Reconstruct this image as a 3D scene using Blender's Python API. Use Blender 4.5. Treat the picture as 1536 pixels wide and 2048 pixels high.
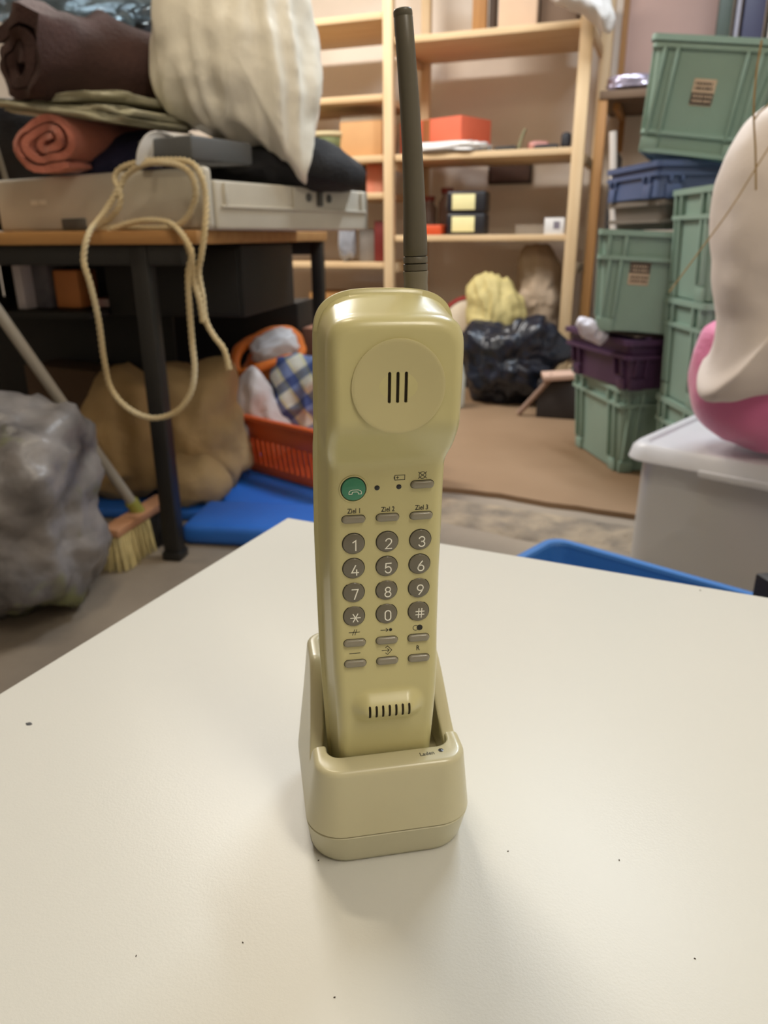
import bpy, bmesh, math, random
from math import sin, cos, pi, radians, sqrt
from mathutils import Vector, Matrix, noise, Euler

for o in list(bpy.data.objects):
    bpy.data.objects.remove(o)
scene = bpy.context.scene
COL = scene.collection

# ------------------------------------------------------------------ camera
cam_data = bpy.data.cameras.new('camera')
cam = bpy.data.objects.new('camera', cam_data)
COL.objects.link(cam)
cam.location = (0, 0, 0.80)
cam.rotation_euler = (Matrix.Rotation(radians(90 - 20.2), 3, 'X') @ Matrix.Rotation(radians(-0.38), 3, 'Z')).to_euler()
cam_data.sensor_fit = 'VERTICAL'
cam_data.sensor_height = 36.0
cam_data.lens = 1500 / 2048 * 36
cam_data.clip_start = 0.01
cam_data.dof.use_dof = True
cam_data.dof.focus_distance = 0.31
cam_data.dof.aperture_fstop = 13.5
scene.camera = cam

# ------------------------------------------------------------------ world, exposure, ceiling lights and added fill lamps
world = bpy.data.worlds.new('world')
scene.world = world
world.use_nodes = True
world.node_tree.nodes['Background'].inputs[0].default_value = (0.9, 0.95, 1.0, 1)
world.node_tree.nodes['Background'].inputs[1].default_value = 0.05
scene.view_settings.view_transform = 'Standard'
scene.view_settings.look = 'None'
scene.view_settings.gamma = 1.0
scene.view_settings.use_curve_mapping = False
scene.view_settings.exposure = -0.15


def area_light(name, loc, size, power, colour, rotz=0.0):
    d = bpy.data.lights.new(name, 'AREA')
    d.shape = 'RECTANGLE'
    d.size, d.size_y = size
    d.energy = power
    d.color = colour
    o = bpy.data.objects.new(name, d)
    COL.objects.link(o)
    o.location = loc
    o.rotation_euler = (0, 0, rotz)
    return o


LAMPS = [  # location, (length, width), watts, colour, turn
    ((0.85, 2.55, 2.62), (1.30, 0.22), 54, (0.80, 0.90, 1.0), radians(-65)),
    ((-0.45, 1.25, 2.62), (0.42, 0.12), 15, (1.0, 0.86, 0.64), radians(-20)),
    ((0.80, -0.60, 2.62), (1.30, 0.30), 32, (1.0, 0.92, 0.78), radians(-65)),  # added fill behind the camera, brightens the surfaces facing it
    ((-0.95, 3.38, 2.62), (1.20, 0.40), 92, (1.0, 0.955, 0.89), radians(-20)),  # added fill that brightens the shelving and the back wall
]
for k, (l, s, p, c, r) in enumerate(LAMPS):
    area_light('ceiling_and_fill_light', l, s, p, c, r)


# ------------------------------------------------------------------ materials
def lin(c):
    return tuple((v / 255 / 12.92) if v / 255 <= 0.04045 else ((v / 255 + 0.055) / 1.055) ** 2.4 for v in c[:3])


MATS = {}


def mat(name, col, rough=0.5, metal=0.0, var=0.0, vscale=8.0, bump=0.0, bscale=120.0, col2=None,
        stretch=None, trans=0.0, coat=0.0, sheen=0.0, emit=0.0, spec=0.5, alpha=1.0, detail=4.0, contrast=0.25):
    if name in MATS:
        return MATS[name]
    m = bpy.data.materials.new(name)
    m.use_nodes = True
    nt = m.node_tree
    n = nt.nodes
    b = n['Principled BSDF']
    c = lin(col)
    b.inputs['Base Color'].default_value = (*c, 1)
    b.inputs['Roughness'].default_value = rough
    b.inputs['Metallic'].default_value = metal
    b.inputs['Specular IOR Level'].default_value = spec
    b.inputs['Transmission Weight'].default_value = trans
    b.inputs['Coat Weight'].default_value = coat
    b.inputs['Sheen Weight'].default_value = sheen
    b.inputs['Alpha'].default_value = alpha
    if emit:
        b.inputs['Emission Color'].default_value = (*c, 1)
        b.inputs['Emission Strength'].default_value = emit
    if var or col2 or bump:
        tc = n.new('ShaderNodeTexCoord')
        mp = n.new('ShaderNodeMapping')
        nt.links.new(tc.outputs['Object'], mp.inputs['Vector'])
        if stretch:
            mp.inputs['Scale'].default_value = stretch
    if var or col2:
        nz = n.new('ShaderNodeTexNoise')
        nz.inputs['Scale'].default_value = vscale
        nz.inputs['Detail'].default_value = detail
        nt.links.new(mp.outputs['Vector'], nz.inputs['Vector'])
        rp = n.new('ShaderNodeValToRGB')
        rp.color_ramp.elements[0].position = 0.5 - contrast
        rp.color_ramp.elements[1].position = 0.5 + contrast
        c2 = lin(col2) if col2 else tuple(min(1, v * (1 + var)) for v in c)
        c1 = c if col2 else tuple(v * (1 - var) for v in c)
        rp.color_ramp.elements[0].color = (*c1, 1)
        rp.color_ramp.elements[1].color = (*c2, 1)
        nt.links.new(nz.outputs['Fac'], rp.inputs['Fac'])
        nt.links.new(rp.outputs['Color'], b.inputs['Base Color'])
    if bump:
        nb = n.new('ShaderNodeTexNoise')
        nb.inputs['Scale'].default_value = bscale
        nb.inputs['Detail'].default_value = 3
        nt.links.new(mp.outputs['Vector'], nb.inputs['Vector'])
        bp = n.new('ShaderNodeBump')
        bp.inputs['Strength'].default_value = bump
        bp.inputs['Distance'].default_value = 0.01
        nt.links.new(nb.outputs['Fac'], bp.inputs['Height'])
        nt.links.new(bp.outputs['Normal'], b.inputs['Normal'])
    MATS[name] = m
    return m


def wood(name, c1, c2, axis='x', rough=0.6):
    st = {'x': (1.5, 22, 22), 'y': (22, 1.5, 22), 'z': (22, 22, 1.5)}[axis]
    return mat(name, c1, rough, col2=c2, vscale=1.6, stretch=st, bump=0.08, bscale=3, detail=6)


# ------------------------------------------------------------------ mesh helpers
def finish(bm, name, m, parent=None, smooth=False, angle=None):
    bmesh.ops.recalc_face_normals(bm, faces=bm.faces)
    me = bpy.data.meshes.new(name)
    bm.to_mesh(me)
    bm.free()
    return link(name, me, m, parent, smooth, angle)


def link(name, me, m, parent=None, smooth=False, angle=None):
    o = bpy.data.objects.new(name, me)
    COL.objects.link(o)
    ms = m if isinstance(m, (list, tuple)) else [m]
    if not me.materials:
        for mm in ms:
            me.materials.append(mm)
    if smooth:
        for p in me.polygons:
            p.use_smooth = True
        if angle:
            me.set_sharp_from_angle(angle=radians(angle))
    if parent:
        o.parent = parent
    return o


def tag(o, label, cat, group=None, kind=None):
    o['label'] = label
    o['category'] = cat
    if group:
        o['group'] = group
    if kind:
        o['kind'] = kind
    return o


def thing(name, label, cat, loc=(0, 0, 0), rot=0.0, group=None):
    o = bpy.data.objects.new(name, None)
    o.empty_display_size = 0.05
    COL.objects.link(o)
    o.location = loc
    o.rotation_euler = (0, 0, rot) if not hasattr(rot, '__len__') else rot
    return tag(o, label, cat, group)


def struct(o):
    o['kind'] = 'structure'
    return o


def add_box(bm, c, s, M=None, bevel=0.0, seg=2):
    r = bmesh.ops.create_cube(bm, size=1.0)
    vs = r['verts']
    T = Matrix.Translation(c) @ Matrix.Diagonal((*s, 1))
    if M is not None:
        T = M @ T
    bmesh.ops.transform(bm, matrix=T, verts=vs)
    if bevel:
        es = list({e for v in vs for e in v.link_edges})
        bmesh.ops.bevel(bm, geom=es, offset=bevel, segments=seg, profile=0.5, affect='EDGES')


def box(name, c, s, m, parent=None, bevel=0.003, seg=2, M=None):
    bm = bmesh.new()
    add_box(bm, c, s, M, bevel, seg)
    return finish(bm, name, m, parent, bevel > 0, 40)


def rings(bm, loops, close=True, cap0=False, cap1=False):
    vl = [[bm.verts.new(p) for p in l] for l in loops]
    n = len(vl[0])
    for a, b in zip(vl, vl[1:]):
        for i in range(n if close else n - 1):
            j = (i + 1) % n
            try:
                bm.faces.new((a[i], a[j], b[j], b[i]))
            except ValueError:
                pass
    if cap0:
        bm.faces.new(list(reversed(vl[0])))
    if cap1:
        bm.faces.new(vl[-1])
    return vl


def catmull(pts, step, closed=False):
    P = [Vector(p) for p in pts]
    n = len(P)
    out = []
    rng = range(n) if closed else range(n - 1)
    for i in rng:
        p0 = P[(i - 1) % n] if closed or i > 0 else P[0]
        p1, p2 = P[i], P[(i + 1) % n]
        p3 = P[(i + 2) % n] if closed or i + 2 < n else P[-1]
        k = max(1, int((p2 - p1).length / step))
        for j in range(k):
            t = j / k
            out.append(0.5 * ((2 * p1) + (p2 - p0) * t + (2 * p0 - 5 * p1 + 4 * p2 - p3) * t * t
                              + (3 * p1 - p0 - 3 * p2 + p3) * t ** 3))
    if not closed:
        out.append(P[-1])
    return out


def add_tube(bm, path, r, segs=8, caps=True, phase=None, off=0.0):
    """sweep a circle along a path; phase/off make a helical strand around it"""
    P = [Vector(p) for p in path]
    n = len(P)
    rad = r if hasattr(r, '__len__') else [r] * n
    t0 = (P[1] - P[0]).normalized()
    up = Vector((0, 0, 1)) if abs(t0.z) < 0.9 else Vector((1, 0, 0))
    u = t0.cross(up).normalized()
    loops = []
    for i in range(n):
        t = (P[min(i + 1, n - 1)] - P[max(i - 1, 0)]).normalized()
        u = (u - t * u.dot(t)).normalized()
        v = t.cross(u)
        c = P[i].copy()
        if phase is not None:
            c += (u * cos(phase[i]) + v * sin(phase[i])) * off
        loops.append([c + (u * cos(2 * pi * k / segs) + v * sin(2 * pi * k / segs)) * rad[i] for k in range(segs)])
    rings(bm, loops, True, caps, caps)


def tube(name, path, r, m, parent=None, segs=10):
    bm = bmesh.new()
    add_tube(bm, path, r, segs)
    return finish(bm, name, m, parent, True, 50)


def lathe(name, prof, m, parent=None, segs=32, M=None, smooth=True):
    bm = bmesh.new()
    loops = [[Vector((r * cos(2 * pi * k / segs), r * sin(2 * pi * k / segs), z)) for k in range(segs)] for r, z in prof]
    rings(bm, loops, True, prof[0][0] > 1e-6, prof[-1][0] > 1e-6)
    bmesh.ops.remove_doubles(bm, verts=bm.verts, dist=1e-7)
    if M is not None:
        bm.transform(M)
    return finish(bm, name, m, parent, smooth, 40)


def fbm(p, f, octv=3, seed=0.0):
    q = Vector(p) * f + Vector((seed * 7.3, seed * 3.1, -seed * 5.7))
    a, s = 1.0, 0.0
    for _ in range(octv):
        s += a * noise.noise(q)
        q = q * 2.07
        a *= 0.5
    return s


def inflate(name, pts, thick, m, parent=None, amp=0.02, freq=8.0, seed=0, power=0.5, n_ring=18, step=0.02,
            back=1.0, wr=0.0, wfreq=40.0, octv=3, lean=0.0, origin=None, flat=0.0):
    """A stuffed, closed body: the closed outline pts (x, y, z in an upright plane) is filled out to the front and
    back to the given thickness, with lumps (amp, freq) and creases (wr, wfreq).  Returns (object, origin)."""
    ring = catmull(pts, step, True)
    c = sum((p for p in ring), Vector()) / len(ring)
    zmin = min(p.z for p in ring)
    o = Vector((c.x, c.y, zmin)) if origin is None else Vector(origin)
    bm = bmesh.new()
    loops = []
    ths = [(-pi / 2 + pi * k / (2 * n_ring)) for k in range(2 * n_ring + 1)]
    for th in ths:
        t = cos(th)
        d = sin(th)
        yy = (abs(d) ** (power * 2)) * (1 if d > 0 else -1) * thick / 2
        if d > 0:
            yy *= back
        l = []
        for p in ring:
            q = c + (p - c) * max(t, 1e-4)
            q = Vector((q.x, c.y + yy + lean * (q.z - c.z), q.z))
            nrm = Vector(((p - c).normalized().x * t, d, (p - c).normalized().z * t))
            a = amp * fbm(q, freq, octv, seed)
            if wr:
                w = noise.noise(Vector((q.x * wfreq, q.y * wfreq * 0.6, q.z * wfreq * 0.22 + seed)))
                a += wr * (1 - abs(w) * 2.2)
            q = q + nrm * a
            if flat and q.z < zmin + flat:
                q.z = zmin + flat * 0.0 + max(0, (q.z - zmin)) * 0.2
            l.append(q - o)
        loops.append(l)
    rings(bm, loops, True)
    bmesh.ops.remove_doubles(bm, verts=bm.verts, dist=1e-5)
    if flat:
        lo = min(v.co.z for v in bm.verts)
        for v in bm.verts:
            v.co.z -= lo
    ob = finish(bm, name, m, parent, True)
    if parent is None:
        ob.location = o
    return ob


def blob(name, loc, size, m, parent=None, e=0.7, amp=0.05, freq=3.0, seed=0, sub=4, rot=(0, 0, 0), wr=0.0, wfreq=8.0, floor=True):
    """lumpy super-ellipsoid standing on its base; size in metres"""
    bm = bmesh.new()
    bmesh.ops.create_icosphere(bm, subdivisions=sub, radius=1.0)
    for v in bm.verts:
        p = v.co.copy()
        q = Vector([(abs(x) ** e) * (1 if x > 0 else -1) for x in p])
        k = amp * fbm(p, freq, 3, seed)
        if wr:
            k += wr * (1 - 2 * abs(noise.noise(p * wfreq + Vector((seed, 0, seed)))))
        q = q * (1 + k)
        v.co = Vector((q.x * size[0] / 2, q.y * size[1] / 2, q.z * size[2] / 2))
    bm.transform(Euler(rot).to_matrix().to_4x4())
    if floor:
        lo = min(v.co.z for v in bm.verts)
        for v in bm.verts:
            v.co.z -= lo
    o = finish(bm, name, m, parent, True)
    o.location = loc
    return o


def cloth_roll(name, length, r, turns, m, squash=1.0, thick=0.008, amp=0.006, seed=0, inner=0.15, lay=0.9):
    """spiral of cloth, axis along +y, resting on z = 0"""
    bm = bmesh.new()
    N = int(26 * turns)
    prof = []
    for i in range(N + 1):
        a = 2 * pi * turns * i / N
        rr = r * (inner + (1 - inner) * i / N)
        prof.append((rr * cos(a) * 1.0, rr * sin(a) * squash, a, rr))
    sec = []
    for s in (1, -1):
        for (x, z, a, rr) in (prof if s == 1 else reversed(prof)):
            k = s * thick / 2
            sec.append((x + k * cos(a), z + k * sin(a)))
    loops = []
    L = 16
    for j in range(L + 1):
        y = length * j / L
        l = []
        for (x, z) in sec:
            d = fbm((x, y, z), 9, 2, seed) * amp
            l.append(Vector((x * (1 + d * 4), y + fbm((x * 3, seed, z * 3), 6, 1, seed) * 0.02 * (1 - j / L), z * (1 + d * 4) + r * squash + d)))
        loops.append(l)
    rings(bm, loops, True, False, False)
    n = len(sec)
    half = n // 2
    bm.verts.ensure_lookup_table()
    for base in (0, L * n):
        for i in range(half - 1):
            try:
                bm.faces.new((bm.verts[base + i], bm.verts[base + i + 1], bm.verts[base + n - 2 - i], bm.verts[base + n - 1 - i]))
            except ValueError:
                pass
    return finish(bm, name, m, None, True, 60)


def copy_tree(o, parent=None):
    c = o.copy()
    COL.objects.link(c)
    if parent:
        c.parent = parent
    for ch in [x for x in COL.objects if x.parent == o]:
        copy_tree(ch, c)
    return c


def text_mesh(s, size, sx=1.0, depth=0.00004):
    cu = bpy.data.curves.new('lettering', 'FONT')
    cu.body = s
    cu.size = size
    cu.align_x = 'CENTER'
    cu.align_y = 'CENTER'
    cu.extrude = depth
    cu.resolution_u = 4
    cu.offset = size * 0.012
    ob = bpy.data.objects.new('lettering', cu)
    COL.objects.link(ob)
    bpy.context.view_layer.update()
    me = bpy.data.meshes.new_from_object(ob)
    bpy.data.objects.remove(ob)
    xs = [v.co.x for v in me.vertices]
    ys = [v.co.y for v in me.vertices]
    cx, cy = (min(xs) + max(xs)) / 2, (min(ys) + max(ys)) / 2
    for v in me.vertices:
        v.co.x = (v.co.x - cx) * sx
        v.co.y -= cy
    me.materials.clear()
    return me


def strokes_mesh(name, polys, w, t=0.00006, closed=()):
    """flat printed strokes in the xy plane: one mitred ribbon for each polyline"""
    bm = bmesh.new()
    for i, pl in enumerate(polys):
        P = [Vector((p[0], p[1], 0)) for p in pl]
        P = [p for k, p in enumerate(P) if k == 0 or (p - P[k - 1]).length > 1e-7]
        cl = i in closed
        n = len(P)
        loops = []
        for k in range(n):
            a = (P[k] - P[k - 1]).normalized() if (k > 0 or cl) else (P[1] - P[0]).normalized()
            b = (P[(k + 1) % n] - P[k]).normalized() if (k < n - 1 or cl) else a
            d = a + b
            if d.length < 1e-6:
                d = a
            d.normalize()
            m = Vector((-d.y, d.x, 0))
            f = 1 / max(0.5, m.dot(Vector((-a.y, a.x, 0))))
            e = Vector((0, 0, 0))
            if not cl and k in (0, n - 1):
                e = a * (w * 0.45) * (-1 if k == 0 else 1)
            h = m * (w / 2 * f)
            z = Vector((0, 0, t / 2))
            c = P[k] + e
            loops.append([c - h - z, c + h - z, c + h + z, c - h + z])
        if cl:
            loops.append(loops[0])
        rings(bm, loops, True, not cl, not cl)
    bmesh.ops.remove_doubles(bm, verts=bm.verts, dist=1e-9)
    bmesh.ops.recalc_face_normals(bm, faces=bm.faces)
    me = bpy.data.meshes.new(name)
    bm.to_mesh(me)
    bm.free()
    return me


def circle_pts(cx, cy, r, n=28):
    return [(cx + r * cos(2 * pi * k / n), cy + r * sin(2 * pi * k / n)) for k in range(n)]


def smooth01(a, b, x):
    t = max(0.0, min(1.0, (x - a) / (b - a)))
    return t * t * (3 - 2 * t)


def interp(tab, x):
    if x <= tab[0][0]:
        return tab[0][1]
    for (a, ya), (b, yb) in zip(tab, tab[1:]):
        if x <= b:
            return ya + (yb - ya) * (x - a) / (b - a)
    return tab[-1][1]


def smooth_tab(tab, lo, hi, w=4.0):
    """tabulated, box-smoothed twice"""
    n = int(hi - lo) * 2 + 1
    v = [interp(tab, lo + i * 0.5) for i in range(n)]
    k = int(w * 2)
    for _ in range(2):
        v = [sum(v[max(0, i - k):i + k + 1]) / len(v[max(0, i - k):i + k + 1]) for i in range(n)]
    return [(lo + i * 0.5, v[i]) for i in range(n)]


# ------------------------------------------------------------------ the room
RA = radians(-20)
RO = Vector((0.02, 4.2, 0))
RM = Matrix.Translation(RO) @ Matrix.Rotation(RA, 4, 'Z')


def RW(x, y, z=0.0):
    return RM @ Vector((x, y, z))


m_concrete = mat('concrete_floor', (150, 137, 121), 0.75, col2=(116, 106, 95), vscale=3.0, bump=0.25, bscale=30, detail=8)
m_brown = mat('brown_floor_board', (146, 120, 94), 0.55, col2=(126, 100, 74), vscale=1.5, bump=0.05, bscale=60)
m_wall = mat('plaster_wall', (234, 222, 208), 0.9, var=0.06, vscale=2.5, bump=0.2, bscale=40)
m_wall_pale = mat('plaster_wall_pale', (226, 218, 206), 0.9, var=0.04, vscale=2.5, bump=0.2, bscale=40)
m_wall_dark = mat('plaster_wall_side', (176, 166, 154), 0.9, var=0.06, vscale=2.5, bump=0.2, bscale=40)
m_ceil = mat('ceiling_paint', (232, 229, 222), 0.9, var=0.03, vscale=2, bump=0.1, bscale=40)


def room_slab(name, c, s, m):
    o = box(name, (0, 0, 0), s, m, None, 0)
    o.location = RW(*c)
    o.rotation_euler = (0, 0, RA)
    return struct(o)


X0, X1, Y0, Y1, H = -2.5, 3.1, -6.2, 0.66, 2.75
room_slab('floor', ((X0 + X1) / 2, (Y0 + Y1) / 2, -0.05), (X1 - X0 + 0.4, Y1 - Y0 + 0.4, 0.1), m_concrete)
room_slab('ceiling', ((X0 + X1) / 2, (Y0 + Y1) / 2, H + 0.05), (X1 - X0 + 0.4, Y1 - Y0 + 0.4, 0.1), m_ceil)
room_slab('wall_back', ((X0 + X1) / 2, Y1 + 0.05, H / 2), (X1 - X0, 0.1, H), m_wall)
room_slab('wall_front', ((X0 + X1) / 2, Y0 - 0.05, H / 2), (X1 - X0, 0.1, H), m_wall_pale)
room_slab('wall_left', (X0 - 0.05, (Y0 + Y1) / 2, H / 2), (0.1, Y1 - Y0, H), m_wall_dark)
room_slab('wall_right', (X1 + 0.05, (Y0 + Y1) / 2, H / 2), (0.1, Y1 - Y0, H), m_wall_pale)

# brown floor board area, its front edge broken off
def floor_board():
    bm = bmesh.new()
    A = Vector((-0.55, 2.74, 0))
    B = Vector((2.1, 1.42, 0))
    back = [Vector((2.75, 3.35, 0)), Vector((0.15, 4.25, 0))]
    edge = [A.lerp(B, k / 60) + Vector((0.0, fbm((k * 0.35, 0, 0), 1.0, 3, 2) * 0.02, 0)) for k in range(61)]
    top = [Vector((p.x, p.y, 0.018)) for p in edge + back]
    bot = [Vector((p.x, p.y, 0.0)) for p in edge + back]
    rings(bm, [bot, top], True, True, True)
    o = finish(bm, 'trim_1', m_brown)
    return struct(o)


floor_board()


def rubble_edge():
    """crumbled screed lying along the broken edge of the brown boards"""
    bm = bmesh.new()
    A = Vector((-0.50, 2.63, 0))
    B = Vector((2.0, 1.38, 0))
    d = (B - A).normalized()
    nrm = Vector((d.y, -d.x, 0))
    NU, NV = 150, 22
    grid = []
    for i in range(NU + 1):
        row = []
        for j in range(NV + 1):
            s = j / NV
            wv = 0.22 + 0.05 * fbm((i * 0.06, 0, 0), 1, 2, 4)
            p = A.lerp(B, i / NU) + nrm * (s * wv - 0.015)
            hgt = 0.020 * sin(pi * min(1, s * 1.0)) ** 0.6 * (0.7 + 0.9 * fbm((p.x, p.y, 0), 14, 4, 1))
            row.append(bm.verts.new((p.x, p.y, max(0.0005, hgt) if 0 < j < NV else 0.0003)))
        grid.append(row)
    for i in range(NU):
        for j in range(NV):
            bm.faces.new((grid[i][j], grid[i + 1][j], grid[i + 1][j + 1], grid[i][j + 1]))
    o = finish(bm, 'trim_2', mat('crumbled_screed', (160, 144, 122), 0.9, col2=(104, 95, 86), vscale=9, bump=0.8, bscale=50, contrast=0.2, detail=9), None, True)
    return struct(o)


rubble_edge()

# ------------------------------------------------------------------ white table
TZ = 0.515
m_lam = None


def laminate():
    m = mat('white_laminate', (201, 201, 195), 0.38, spec=0.40, var=0.012, vscale=6, bump=0.035, bscale=900)
    nt = m.node_tree
    n = nt.nodes
    b = n['Principled BSDF']
    src = b.inputs['Base Color'].links[0].from_socket
    tc = n.new('ShaderNodeTexCoord')

    def smear(scale, st, lo, hi, col, rot):
        nonlocal src
        mp = n.new('ShaderNodeMapping')
        mp.inputs['Scale'].default_value = st
        mp.inputs['Rotation'].default_value = (0, 0, rot)
        nt.links.new(tc.outputs['Object'], mp.inputs['Vector'])
        nz = n.new('ShaderNodeTexNoise')
        nz.inputs['Scale'].default_value = scale
        nz.inputs['Detail'].default_value = 8
        nz.inputs['Roughness'].default_value = 0.72
        nt.links.new(mp.outputs['Vector'], nz.inputs['Vector'])
        rp = n.new('ShaderNodeValToRGB')
        rp.color_ramp.elements[0].position = lo
        rp.color_ramp.elements[1].position = hi
        nt.links.new(nz.outputs['Fac'], rp.inputs['Fac'])
        mx = n.new('ShaderNodeMix')
        mx.data_type = 'RGBA'
        nt.links.new(rp.outputs['Color'], mx.inputs[0])
        nt.links.new(src, mx.inputs[6])
        mx.inputs[7].default_value = (*lin(col), 1)
        src = mx.outputs[2]

    smear(10, (1, 2.2, 1), 0.69, 0.80, (176, 166, 148), 0.6)     # scuffs
    smear(90, (1, 1, 1), 0.765, 0.80, (110, 100, 90), 0.2)       # specks
    nt.links.new(src, b.inputs['Base Color'])
    return m


m_lam = laminate()
m_white_edge = mat('white_edge_band', (222, 218, 208), 0.4, var=0.02, vscale=20)
table = thing('white_table', 'low white laminate table the cordless telephone stands on', 'table', (0, 0, 0), 0)
TA = radians(-24.9)
tcorner = Vector((-0.104, 0.759, 0))
tx = Vector((cos(TA), sin(TA), 0))
ty = Vector((-sin(TA), cos(TA), 0))
TW, TD = 0.80, 0.86
tc_ = tcorner + tx * TW / 2 - ty * TD / 2
table.location = (tc_.x, tc_.y, 0)
table.rotation_euler = (0, 0, TA)
box('tabletop', (0, 0, TZ - 0.0125), (TW, TD, 0.025), m_lam, table, 0.0012, 2)
for sx in (-1, 1):
    for sy in (-1, 1):
        box('leg', (sx * (TW / 2 - 0.035), sy * (TD / 2 - 0.035), (TZ - 0.025) / 2), (0.05, 0.05, TZ - 0.025), m_white_edge, table, 0.003)
for sy in (-1, 1):
    box('apron', (0, sy * (TD / 2 - 0.035), TZ - 0.055), (TW - 0.12, 0.018, 0.06), m_white_edge, table, 0.001)
m_ink = mat('black_spot', (22, 26, 32), 0.5, var=0.2, vscale=400)
dp = Matrix.Rotation(-TA, 3, 'Z') @ (Vector((-0.223, 0.395, 0.515)) - Vector((tc_.x, tc_.y, 0)))
bmk = bmesh.new()
lp_ = [[Vector((dp.x + 0.0022 * f * cos(a * pi / 8) * (1 + 0.25 * sin(a * 1.7)), dp.y + 0.0016 * f * sin(a * pi / 8), TZ + z)) for a in range(16)]
       for f, z in ((1, 0.00001), (0.95, 0.00012), (0.3, 0.00016))]
rings(bmk, lp_, True, True, True)
spot = finish(bmk, 'ink_spot', m_ink, table)
spot['label'] = 'small black spot on the tabletop'

def tab_local(p):
    return Matrix.Rotation(-TA, 3, 'Z') @ (Vector(p) - Vector((tc_.x, tc_.y, 0)))


m_crumb = mat('dark_crumb', (70, 60, 50), 0.7, var=0.2, vscale=400)
me_crumb = None
for k, q in enumerate(((0.269, 0.576, 0.515), (-0.033, 0.284, 0.515), (-0.106, 0.233, 0.515), (0.129, 0.230, 0.515), (0.060, 0.289, 0.515), (0.113, 0.283, 0.515), (-0.062, 0.239, 0.515), (-0.021, 0.214, 0.515))):
    c_ = tab_local(q)
    cr_ = blob('crumb', (c_.x, c_.y, TZ - 0.0001), (0.0016 if k == 0 else 0.0009, 0.0008 if k == 0 else 0.0005, 0.0005), m_crumb, table, 0.8, 0.3, 2, k, 2, (0, 0, k))

# ------------------------------------------------------------------ cordless handset
B0 = Vector((0.00094, 0.29798, TZ))
PSI, RHO = radians(10), radians(0.69)
HX = -1.92
m_phone = mat('yellowed_beige_plastic', (191, 184, 134), 0.32, var=0.025, vscale=40, coat=0.12)
m_phone_disc = mat('beige_plastic_satin', (186, 178, 134), 0.42, var=0.02, vscale=40)
m_phone_back = mat('beige_plastic_back', (182, 174, 132), 0.3, var=0.025, vscale=40)
m_key = mat('grey_key_plastic', (104, 99, 86), 0.22, var=0.04, vscale=200, coat=0.2)
m_pill = mat('grey_pill_plastic', (134, 129, 114), 0.28, var=0.03, vscale=200, coat=0.2)
m_well = mat('dark_key_gap', (36, 34, 26), 0.7, var=0.1, vscale=300)
m_print = mat('black_print', (38, 38, 34), 0.6, var=0.05, vscale=300)
m_numeral = mat('pale_grey_print', (236, 235, 224), 0.5, var=0.02, vscale=300)
m_green_key = mat('green_key_plastic', (52, 128, 98), 0.25, var=0.05, vscale=200, coat=0.2)
m_slot = mat('dark_slot', (44, 36, 22), 0.8, var=0.1, vscale=300)
m_led = mat('dark_indicator', (30, 32, 34), 0.25, var=0.05, vscale=300)
m_ant = mat('grey_antenna_rubber', (84, 79, 66), 0.42, var=0.05, vscale=80)
m_ant2 = mat('grey_antenna_collar', (112, 106, 90), 0.3, var=0.04, vscale=80)

PROF = smooth_tab([(28, -2.5), (56, -3.2), (70, -5), (86, -6.2), (95, -5.4), (106.3, -3.9), (115.5, -2.4), (127.9, -1.1), (139, -0.6), (151, -0.9),
                   (162, -1.4), (173.7, -1.9), (187.5, -2.6), (198, -3.4), (216, -20.5), (232, -21.6), (256, -22)], 20, 275, 2.6)
RIM = smooth_tab([(28, 16), (60, 17), (100, 20), (140, 22), (180, 21), (220, 15), (262, 8)], 20, 275, 8)
BZ = 83.5          # microphone bump height


def bump_h(x, z):
    qx = max(0, abs(x) - 8.6)
    d = sqrt(qx * qx + ((z - BZ) * 0.98) ** 2)
    if d >= 8.8:
        return 0.0
    return 6.0 * (0.5 + 0.5 * cos(pi * d / 8.8)) ** 0.8


def yf(z, x=999):
    return interp(PROF, z) - bump_h(x, z)


def yrim(z):
    return interp(RIM, z)


ZB, ZT = 30.0, 265.5
ZC = 146.0


def rim_outline(n_side=170, n_cor=56, expo=3.3):
    """right half from bottom centre to top centre, mirrored to the left"""
    half = []
    rb, ht = 8.0, 22.0

    def wid(z):
        return interp([(ZB, 24.5), (100, 27.6), (160, 28.4), (225, 28.2), (ZT, 28.2)], z)
    for k in range(6):
        half.append((wid(ZB) * 0.7 * k / 6, ZB))
    for k in range(8):
        a = -pi / 2 + pi / 2 * k / 8
        half.append((wid(ZB) - rb + rb * cos(a), ZB + rb + rb * sin(a)))
    zs = ZT - ht
    for k in range(n_side):
        z = ZB + rb + (zs - ZB - rb) * k / n_side
        half.append((wid(z), z))
    for k in range(n_cor + 1):
        a = pi / 2 * k / n_cor
        e = 2 / expo
        half.append((wid(zs) * max(0, cos(a)) ** e if k < n_cor else 0.0, zs + ht * sin(a) ** e))
    left = [(-x, z) for (x, z) in reversed(half[1:-1])]
    return half + left


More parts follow.
